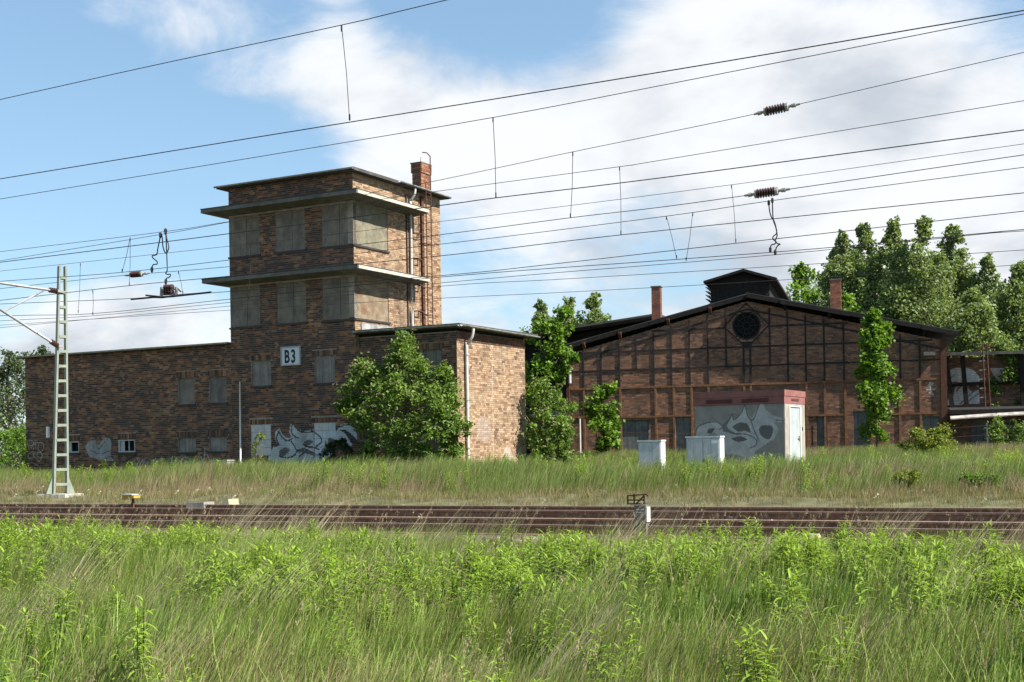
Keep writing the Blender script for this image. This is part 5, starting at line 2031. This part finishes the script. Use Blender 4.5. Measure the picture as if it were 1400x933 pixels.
    plant('elder_bush', 'large flowering elder bush covering the front of the right block', 'bush', b, lb, .14, 15000, GREEN['elder'], 303, .06, 'flowering elder bushes', 3.6, stems=6, up=.6, flowers=110, sub=12)
    # maple saplings before the shed
    for i, (px, py, d, w, lab) in enumerate(((825, 526, 56.5, 40, 'small round maple sapling before the left part of the shed'), (1199, 424, 55, 66, 'tall slender maple sapling before the right part of the shed'))):
        b = on_ground(px, d)
        h = height_at(px, py, d, b)
        rad = w / FPX * d * .5
        rg = np.random.default_rng(160 + i)
        pr = (lambda t: .62 + .38 * math.sin(math.pi * t)) if i == 0 else (lambda t: .45 + .55 * math.sin(math.pi * min(1, .15 + t * .8)) if t < .85 else .35)
        plant('maple_sapling', lab, 'tree', b, crown_lobes(rg, h, rad * .8, .5 if i == 0 else .9, pr, 18 if i == 0 else 40, .42 if i == 0 else .45), .17, 3600 if i == 0 else 8500, GREEN['fresh'], 310 + i, .05, 'maple saplings before the shed', h * .95, up=.6, aspect=.9, stems=1, sub=11)
    # shrubs
    sh = [('shrub', 'dark round shrub growing before the silver graffiti', (461, 601, 45.4, 44), 'dark', .10, 2600), ('sapling', 'spindly yellow-green sapling by the white blocked-up window', (355, 592, 47.2, 22), 'yellow', .09, 420),
          ('shrub', 'yellow-green shrub before the shed\'s right corner', (1272, 588, 51, 78), 'yellow', .12, 4200), ('shrub', 'yellowish shrub in the grass left of the dark one behind the rails', (1236, 648, 27.5, 40), 'yellow', .08, 1900),
          ('shrub', 'dark green shrub behind the rails near the right edge', (1340, 652, 27, 44), 'fresh', .08, 1900), ('shrub', 'leafy shrub against the foot of the ruined wing', (1385, 575, 56, 60), 'elder', .13, 3600),
          ('shrub', 'tall tangled shrub overgrowing the ruined wing', (1372, 470, 60, 52), 'elder', .16, 7000), ('shrub', 'low sprouting shrub beneath the elder by the wall', (505, 622, 44.6, 36), 'elder', .1, 900)]
    for i, (nm, lab, (px, py, d, w), g, lf, nl) in enumerate(sh):
        b = on_ground(px, d)
        h = height_at(px, py, d, b)
        rg = np.random.default_rng(170 + i)
        rad = w / FPX * d * .5
        lr = min(.5, rad * .42)
        plant(nm, lab, 'shrub', b, crown_lobes(rg, h, rad, .2, ROUND, 14 if h < 3 else 34, lr), lf, nl, GREEN[g], 330 + i, .03 if h < 3 else .07, None, h * .85, stems=4, up=.5, sub=10)


build_trees()


def distant_wood():
    """far belt of trees that closes the horizon"""
    rg = np.random.default_rng(5)
    cen, spr = [], []
    for a in np.linspace(-70, 70, 90):
        d = 210 + rg.uniform(-20, 50)
        x, y = d * math.sin(R(a)), d * math.cos(R(a))
        h = rg.uniform(5, 9)
        for _ in range(26):
            cen.append((x + rg.normal(0, 4), y + rg.normal(0, 3), .8 + h * rg.random() ** .8))
            spr.append(rg.uniform(.6, 1.3))
    v, q, c = leaf_cloud(rg, np.array(cen), 18, np.array(spr), .95, GREEN['poplar'], .3, .8)
    m = MB()
    m.V, m.C, m.n = [v], [c], len(v)
    m.F[4] = [q]
    o = m.build('distant_wood', M_leafy)
    tag(o, 'far belt of trees along the horizon', kind='stuff')


distant_wood()

# ------------------------------------------------------------------ grass, weeds, stones (instanced stuff)
PROTO = {}


def proto_col(name, meshes):
    c = bpy.data.collections.new(name)
    for i, (mb, m_) in enumerate(meshes):
        o = mb.build('%s_kind_%02d' % (name, i), m_)
        COL.objects.unlink(o)
        c.objects.link(o)
    return c


def blade(mb, rg, base, h, lean, bend, w, col, tip_col=None, seg=3):
    t = np.linspace(0, 1, seg + 1)
    a = rg.uniform(0, 2 * math.pi)
    side = np.array([math.cos(a), math.sin(a), 0])
    P = np.array(base)[None] + np.stack([lean[0] * t + bend[0] * t ** 2.2, lean[1] * t + bend[1] * t ** 2.2, h * t * (1 - .12 * t * np.hypot(*bend))], -1)
    wd = w * (1 - .75 * t ** 1.5)
    v = np.concatenate([P - side * wd[:, None] / 2, P + side * wd[:, None] / 2])
    n = seg + 1
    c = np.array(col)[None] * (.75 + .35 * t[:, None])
    if tip_col is not None: c = np.array(col)[None] * (1 - t[:, None]) + np.array(tip_col)[None] * t[:, None]
    mb.V.append(v)
    mb.C.append(np.concatenate([c, c]))
    mb.F[4].append(np.array([(i, i + 1, n + i + 1, n + i) for i in range(seg)]) + mb.n)
    mb.n += len(v)


def tuft(seed, n, h, spread, wind, w, greens, dry=0.):
    rg = np.random.default_rng(seed)
    m = MB()
    for _ in range(n):
        hh = h * rg.uniform(.45, 1.1)
        g = np.array(greens[0]) + (np.array(greens[1]) - np.array(greens[0])) * rg.random()
        if rg.random() < dry: g = np.array((.30, .235, .13)) * rg.uniform(.7, 1.1)
        b = rg.normal(0, spread, 2)
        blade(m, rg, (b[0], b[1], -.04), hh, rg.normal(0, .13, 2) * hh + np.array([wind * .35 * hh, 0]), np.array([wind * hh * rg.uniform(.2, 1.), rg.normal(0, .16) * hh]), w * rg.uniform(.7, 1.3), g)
    return m


def stalks(seed, n, h, wind, col, head=True):
    rg = np.random.default_rng(seed)
    m = MB()
    for _ in range(n):
        hh = h * rg.uniform(.6, 1.15)
        b = rg.normal(0, .07, 2)
        c = np.array(col) * rg.uniform(.75, 1.15)
        ln = np.array([wind * hh * rg.uniform(.25, .8), rg.normal(0, .12) * hh])
        bd = np.array([wind * hh * rg.uniform(0, .4), 0])
        blade(m, rg, (b[0], b[1], -.03), hh, ln, bd, .006, c, c * 1.1, 4)
        if head:
            e = np.array([b[0] + ln[0] + bd[0], b[1] + ln[1], -.03 + hh * (1 - .12 * np.hypot(*bd))])
            for _ in range(7):
                q = e + rg.normal(0, .012, 3) - np.array([wind * .2, 0, 1]) * rg.uniform(0, .10)
                s_ = .0045
                m.add([q + (-s_, 0, 0), q + (0, 0, -s_ * 3), q + (s_, 0, 0), q + (0, 0, s_ * 3)], [(0, 1, 2, 3)], None, c * .9)
    return m


def leaf_mesh(mb, base, d, up, L, w, col, seg=3):
    """arched lanceolate leaf"""
    d = np.array(d, float)
    d /= np.linalg.norm(d)
    s_ = np.cross(d, (0, 0, 1))
    s_ /= np.linalg.norm(s_) + 1e-9
    t = np.linspace(0, 1, seg + 1)
    P = np.array(base)[None] + d[None] * (L * t)[:, None] + np.array([0, 0, 1])[None] * (up * L * t - .55 * L * t ** 2.)[:, None]
    wd = w * np.sin(np.pi * (.12 + .88 * t) ** .75) * .5 + .0006
    lift = np.array([0, 0, 1])[None] * (wd * .35)[:, None]
    v = np.concatenate([P - s_ * wd[:, None] + lift, P, P + s_ * wd[:, None] + lift])
    n = seg + 1
    q = [(i, i + 1, n + i + 1, n + i) for i in range(seg)] + [(n + i, n + i + 1, 2 * n + i + 1, 2 * n + i) for i in range(seg)]
    mb.add(v, q, None, col)


def weed(seed, h, nst=3, cols=((.13, .225, .023), (.26, .375, .045)), L=.115):
    rg = np.random.default_rng(seed)
    m = MB()
    for k in range(nst):
        b = np.array([*rg.normal(0, .05, 2), -.03])
        hh = h * rg.uniform(.75, 1.1)
        tp = b + np.array([rg.normal(.06, .08), rg.normal(0, .08), hh])
        m.tube([b, (b + tp) / 2 + rg.normal(0, .015, 3), tp], [.005, .004, .003], 4, (.11, .14, .04), cap=False)
        n = int(26 * hh / .6)
        for i in range(n):
            t = .22 + .78 * (i / n) ** .8
            p = b + (tp - b) * t
            a = i * 2.4 + rg.normal(0, .3)
            f = rg.random() * .5 + .5 * t
            c = (np.array(cols[0]) * (1 - f) + np.array(cols[1]) * f) * rg.uniform(.8, 1.15)
            ln = L * rg.uniform(.7, 1.2) * (1.1 - .45 * abs(t - .65) / .65)
            leaf_mesh(m, p, (math.cos(a) + .25, math.sin(a), 0), rg.uniform(.15, .8) + (.5 if t > .92 else 0), ln, ln * .2, c, 3)
    return m


def scatter(name, pts, rotz, scl, idx, coll, mat_, label, tilt=None):
    me = bpy.data.meshes.new(name)
    n = len(pts)
    me.vertices.add(n)
    me.vertices.foreach_set('co', np.asarray(pts, np.float32).ravel())
    rot = np.zeros((n, 3), np.float32)
    rot[:, 2] = rotz
    if tilt is not None: rot[:, :2] = tilt
    a = me.attributes.new('rot', 'FLOAT_VECTOR', 'POINT')
    a.data.foreach_set('vector', rot.ravel())
    a = me.attributes.new('scl', 'FLOAT', 'POINT')
    a.data.foreach_set('value', np.asarray(scl, np.float32))
    a = me.attributes.new('idx', 'INT', 'POINT')
    a.data.foreach_set('value', np.asarray(idx, np.int32))
    me.update()
    me.materials.append(mat_)
    o = bpy.data.objects.new(name, me)
    COL.objects.link(o)
    tag(o, label, kind='stuff')
    ng = bpy.data.node_groups.new(name + '_scatter', 'GeometryNodeTree')
    ng.interface.new_socket('Geometry', in_out='INPUT', socket_type='NodeSocketGeometry')
    ng.interface.new_socket('Geometry', in_out='OUTPUT', socket_type='NodeSocketGeometry')
    N, Lk = ng.nodes, ng.links.new
    gi, go = N.new('NodeGroupInput'), N.new('NodeGroupOutput')
    ci = N.new('GeometryNodeCollectionInfo')
    ci.inputs['Collection'].default_value = coll
    ci.inputs['Separate Children'].default_value = True
    ci.inputs['Reset Children'].default_value = True
    ip = N.new('GeometryNodeInstanceOnPoints')
    ip.inputs['Pick Instance'].default_value = True

    def named(nm, ty):
        x = N.new('GeometryNodeInputNamedAttribute')
        x.data_type = ty
        x.inputs['Name'].default_value = nm
        return x.outputs['Attribute']
    Lk(gi.outputs[0], ip.inputs['Points'])
    Lk(ci.outputs[0], ip.inputs['Instance'])
    Lk(named('idx', 'INT'), ip.inputs['Instance Index'])
    Lk(named('rot', 'FLOAT_VECTOR'), ip.inputs['Rotation'])
    Lk(named('scl', 'FLOAT'), ip.inputs['Scale'])
    Lk(ip.outputs[0], go.inputs[0])
    md = o.modifiers.new('scatter', 'NODES')
    md.node_group = ng
    return o


G1, G2 = (.120, .188, .029), (.245, .325, .064)
NF = Noise2(21)
NF2 = Noise2(22)


def inside_building(x, y):
    r_ = np.zeros(len(x), bool)
    for F, x0, x1, y0, y1 in ((S, -17.4, 4.2, .02, 6.2), (H, -8.75, 8.75, .0, 27), (U, -3.05, .05, -.02, 2.4), (H, 8.9, 23, .8, 6), (H, -11, -8.9, .8, 4)):
        dx, dy = x - F.O[0], y - F.O[1]
        lx, ly = dx * F.e[0] + dy * F.e[1], dx * F.n[0] + dy * F.n[1]
        r_ |= (lx > x0) & (lx < x1) & (ly > y0) & (ly < y1)
    for px, dep, w, d in (((903, 608), 36, .7, .45), ((984, 608), 37, 1.05, .5)):
        F = Fr(24, px, dep)
        dx, dy = x - F.O[0], y - F.O[1]
        lx, ly = dx * F.e[0] + dy * F.e[1], dx * F.n[0] + dy * F.n[1]
        r_ |= (lx > -w) & (lx < .05) & (ly > -.03) & (ly < d)
    return r_


def field(n, y0, y1, q0, q1, seed, lim=.50, pad=2.):
    rg = np.random.default_rng(seed)
    y = np.sqrt(rg.uniform(y0 ** 2, y1 ** 2, n))
    x = rg.uniform(-1, 1, n) * (lim * y + pad)
    q = qof(x, y)
    k = (q > q0) & (q < q1) & ~inside_building(x, y)
    return x[k], y[k], q[k], rg


def build_grass():
    # prototypes
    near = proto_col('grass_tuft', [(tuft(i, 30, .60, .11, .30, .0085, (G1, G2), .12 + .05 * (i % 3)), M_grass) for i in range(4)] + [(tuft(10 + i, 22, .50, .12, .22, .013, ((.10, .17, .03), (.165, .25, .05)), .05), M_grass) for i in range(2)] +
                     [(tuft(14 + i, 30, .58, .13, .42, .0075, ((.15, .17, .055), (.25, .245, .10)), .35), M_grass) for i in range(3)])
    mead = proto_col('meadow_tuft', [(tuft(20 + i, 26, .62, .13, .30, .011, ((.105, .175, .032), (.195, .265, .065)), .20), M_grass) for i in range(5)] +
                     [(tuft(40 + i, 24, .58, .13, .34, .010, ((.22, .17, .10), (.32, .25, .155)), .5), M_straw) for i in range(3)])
    dryc = proto_col('straw_stalk', [(stalks(60 + i, 5, .85, .55, (.36, .29, .18)), M_straw) for i in range(5)] + [(stalks(70 + i, 4, .80, 1.0, (.46, .39, .26), False), M_straw) for i in range(4)])
    wd = proto_col('leafy_weed', [(weed(80 + i, .74, 4), M_leafy) for i in range(5)])
    shortc = proto_col('short_turf', [(tuft(90 + i, 22, .20, .12, .2, .009, ((.10, .13, .035), (.24, .20, .09)), .45), M_grass) for i in range(4)])
    # foreground meadow
    x, y, q, rg = field(15500, 7.5, 21, 0, 16.6, 1)
    hp = .6 * NF(x * .55 + 9, y * .75 + 4) + .4 * NF2(x * 1.5, y * 1.8)
    sc = (.45 + .95 * hp) * (1. - .42 * sm(14.2, 16., q))
    kind = .65 * NF2(x * .5 + 5, y * .7 + 2) + .35 * rg.random(len(x))
    idx = np.where(kind > .68, 6 + rg.integers(0, 3, len(x)), np.where(kind < .36, 4 + rg.integers(0, 2, len(x)), rg.integers(0, 4, len(x))))
    scatter('foreground_grass', np.stack([x, y, ground_z(x, y)], -1), rg.normal(0, .5, len(x)) + 1.2 * (NF(x * .9, y * .9 + 7) - .5), sc * rg.uniform(.7, 1.2, len(x)), idx, near, M_grass, 'long green grass in the foreground')
    x, y, q, rg = field(7600, 7.5, 21, 0, 15.8, 2)
    d = NF(x * .42 + 3, y * .5 + 8) * .62 + NF2(x * 1.3, y * 1.3) * .38 + .16 * sm(11.8, 14, q) - .32 * sm(11.4, 9.6, q) - .12 * sm(14.6, 15.6, q)
    k = (d > .50) | (rg.random(len(x)) < .06)
    x, y, q = x[k], y[k], q[k]
    bx, by, bq, rg = field(3000, 25, 52, 27.5, 46, 25, .47, 2)
    kb = (.6 * NF(bx * .8 + 4, by * .8) + .4 * NF2(bx * 2.3, by * 2.3)) > .66
    x, y, q = np.concatenate([x, bx[kb]]), np.concatenate([y, by[kb]]), np.concatenate([q, np.full(kb.sum(), 14.)])
    scatter('leafy_weeds', np.stack([x, y, ground_z(x, y)], -1), rg.uniform(0, 6.28, len(x)), rg.uniform(.55, 1.15, len(x)) * (1. - .3 * sm(14., 15.5, q)), rg.integers(0, 5, len(x)), wd, M_leafy, 'bright green leafy weeds among the foreground grass')
    x, y, q, rg = field(3000, 7.5, 24, 0, 17.6, 3)
    k = (.6 * NF2(x * .6 + 3, y * .6 + 8) + .55 * rg.random(len(x)) + .18 * sm(15., 16.5, q)) > .69
    x, y, q = x[k], y[k], q[k]
    sc = rg.uniform(.5, .95, len(x)) * (1 - .12 * sm(15, 16.8, q))
    rz = rg.normal(0, .45, len(x))
    ix = rg.integers(0, 5, len(x))
    cx, cy, cq, rg = field(150, 8.5, 20, 0, 16.4, 33)
    m_ = 16
    px = np.repeat(cx, m_) + rg.normal(0, .16, len(cx) * m_)
    py = np.repeat(cy, m_) + rg.normal(0, .12, len(cx) * m_)
    x, y = np.concatenate([x, px]), np.concatenate([y, py])
    sc = np.concatenate([sc, np.repeat(rg.uniform(.75, 1.15, len(cx)), m_) * rg.uniform(.7, 1.2, len(px)) * (1 - .1 * sm(14, 16.4, qof(px, py)))])
    rz = np.concatenate([rz, np.repeat(rg.normal(0, .4, len(cx)), m_) + rg.normal(0, .12, len(px))])
    ix = np.concatenate([ix, rg.integers(5, 9, len(px))])
    scatter('straw_stalks', np.stack([x, y, ground_z(x, y)], -1), rz, sc, ix, dryc, M_straw, 'dry pale stalks leaning in the wind before the rails')
    # meadow between the track and the buildings
    x, y, q, rg = field(36000, 24, 66, 26.3, 60, 4, .47, 3)
    dens = np.clip((q - 26.) / 2.2, .25, 1)
    k = rg.random(len(x)) < dens
    x, y, q = x[k], y[k], q[k]
    dry = NF(x * .33 + 2, y * .5 + 1) + .25 * NF2(x * 1.1, y * 1.1) + .22 * sm(31, 27.5, q)
    isdry = rg.random(len(x)) < sm(.56, .86, dry) * .85
    sc = (.45 + .65 * sm(26.3, 30.5, q)) * (.75 + .5 * NF2(x * .4 + 7, y * .4)) * (1 - .38 * sm(33, 39, q) * sm(-3, 1, x))
    sc *= np.where((x < -12), .72, 1.)
    idx = np.where(isdry, 5 + rg.integers(0, 3, len(x)), rg.integers(0, 5, len(x)))
    scatter('meadow_grass', np.stack([x, y, ground_z(x, y)], -1), rg.normal(0, .5, len(x)), sc * rg.uniform(.75, 1.2, len(x)), idx, mead, M_grass, 'tall meadow grass with dry patches before the buildings')
    x, y, q, rg = field(15000, 20, 40, 24.4, 28.5, 5, .48, 3)
    scatter('short_turf', np.stack([x, y, ground_z(x, y)], -1), rg.uniform(0, 6.28, len(x)), rg.uniform(.6, 1.2, len(x)) * (.55 + .45 * sm(24.4, 26.5, q)), rg.integers(0, 4, len(x)), shortc, M_grass, 'short yellowish turf along the far rail')
    # ballast stones and tiny white flowers
    st = []
    rg = np.random.default_rng(9)
    for i in range(6):
        m = MB()
        p = rg.normal(0, 1, (8, 3))
        base = np.array([(-1, -1, -1), (1, -1, -1), (1, 1, -1), (-1, 1, -1), (-1, -1, 1), (1, -1, 1), (1, 1, 1), (-1, 1, 1)], float) * .028
        m.hexa(base * rg.uniform(.55, 1.2, (8, 3)) + p * .005, np.array((.22, .18, .15)) * rg.uniform(.55, 1.5))
        st.append((m, M_stone))
    sc_ = proto_col('ballast_stone', st)
    rg = np.random.default_rng(10)
    u = rg.uniform(-17, 12, 16000)
    v = rg.choice([0, 1, 2], 16000, p=[.6, .25, .15])
    off = np.where(v == 0, rg.uniform(-8.0, -6.0, 16000), np.where(v == 1, rg.uniform(-3.7, -1.7, 16000), rg.uniform(.2, 1.6, 16000)))
    P = T.O[None] + T.e[None] * u[:, None] + T.n[None] * off[:, None]
    zz = np.interp(off, [-8.3, -6.6, .9, 2.0], [.10, RZ - .195, RZ - .195, .66]) + .015
    scatter('ballast_stones', np.stack([P[:, 0], P[:, 1], zz], -1), rg.uniform(0, 6.28, len(u)), rg.uniform(.6, 1.5, len(u)), rg.integers(0, 6, len(u)), sc_, M_stone, 'loose ballast stones along the rails', tilt=rg.uniform(-1, 1, (len(u), 2)))
    fl = MB()
    rgf = np.random.default_rng(12)
    for i in range(5):
        b = rgf.normal(0, .06, 2)
        h = rgf.uniform(.12, .26)
        fl.tube([(b[0], b[1], 0), (b[0] + .02, b[1], h)], .0025, 3, (.10, .14, .03), cap=False)
        for _ in range(4):
            e = np.array([b[0] + .02, b[1], h]) + rgf.normal(0, .014, 3)
            fl.add([e + (-.007, 0, 0), e + (0, -.003, -.006), e + (.007, 0, 0), e + (0, .003, .006)], [(0, 1, 2, 3)], None, (.75, .72, .6))
    flc = proto_col('white_flower', [(fl, M_straw)])
    x, y, q, rg = field(2600, 20, 42, 25.2, 30.5, 6, .48, 3)
    k = rg.random(len(x)) < NF(x * .8, y * .8)
    x, y = x[k], y[k]
    scatter('white_flowers', np.stack([x, y, ground_z(x, y)], -1), rg.uniform(0, 6.28, len(x)), rg.uniform(.45, .8, len(x)), np.zeros(len(x)), flc, M_straw, 'tiny white flowers in the turf behind the rails')


build_grass()


def build_weed_plants():
    """the leafy plants that stand out singly"""
    lm = MB()
    leaf_mesh(lm, (0, 0, 0), (1, 0, 0), .35, 1., .19, (.175, .28, .035), 4)
    proto = lm.build('leaf', M_leafy)
    COL.objects.unlink(proto)
    spots = [((592, 742, 13.9), .72, 'broad clump of leafy weeds left of centre before the rails'), ((696, 716, 15.3), .80, 'dark leafy weed standing highest against the rails at the centre'),
             ((866, 742, 14.4), .78, 'leafy weed just below the trackside marker'), ((1232, 735, 13.6), .95, 'tall yellow-tipped weed before the rails at right'),
             ((1288, 752, 13.), .8, 'leafy weed right of the yellow-tipped one'), ((1128, 872, 10.6), .55, 'single pale weed in the right foreground grass'),
             ((742, 905, 10.0), .5, 'small weed at the bottom edge near the centre'), ((82, 728, 16.), .6, 'leafy weed at the far left before the rails'), ((1375, 790, 12.), .7, 'leafy weed at the right edge of the foreground')]
    for k, ((px, py, d), h, lab) in enumerate(spots):
        rg = np.random.default_rng(500 + k)
        tp = at_depth(px, py, d)
        x, y = tp[0], tp[1]
        g = float(ground_z(x, y))
        h = max(.45, tp[2] - g)
        o = thing('leafy_plant', lab, 'plant', (x, y, g), 0, 'single leafy weeds in the foreground')
        st = MB()
        stems = [(np.array([*rg.normal(0, .07, 2), -.03]), np.array([*rg.normal(0, .13, 2), h * rg.uniform(.75, 1.)])) for _ in range(4)]
        stems[0] = (np.array([0, 0, -.03]), np.array([.03, 0, h]))
        for a, b in stems: st.tube([a, (a + b) / 2 + rg.normal(0, .01, 3), b], [.006, .005, .003], 5, None, cap=False)
        st.build('stem', M_stem, o)
        for a, b in stems:
            n = 17
            for i in range(n):
                t = .3 + .7 * (i / (n - 1)) ** .85
                lf = proto.copy()
                COL.objects.link(lf)
                lf.parent = o
                lf.location = a + (b - a) * t
                lf.rotation_euler = (0, rg.uniform(-.15, .35) - (.35 if t > .95 else 0), i * 2.4 + rg.normal(0, .3))
                s_ = rg.uniform(.085, .14)
                lf.scale = (s_, s_, s_)


M_stem = mat('green_stem', (.10, .13, .035), .7, .2, 9)
build_weed_plants()
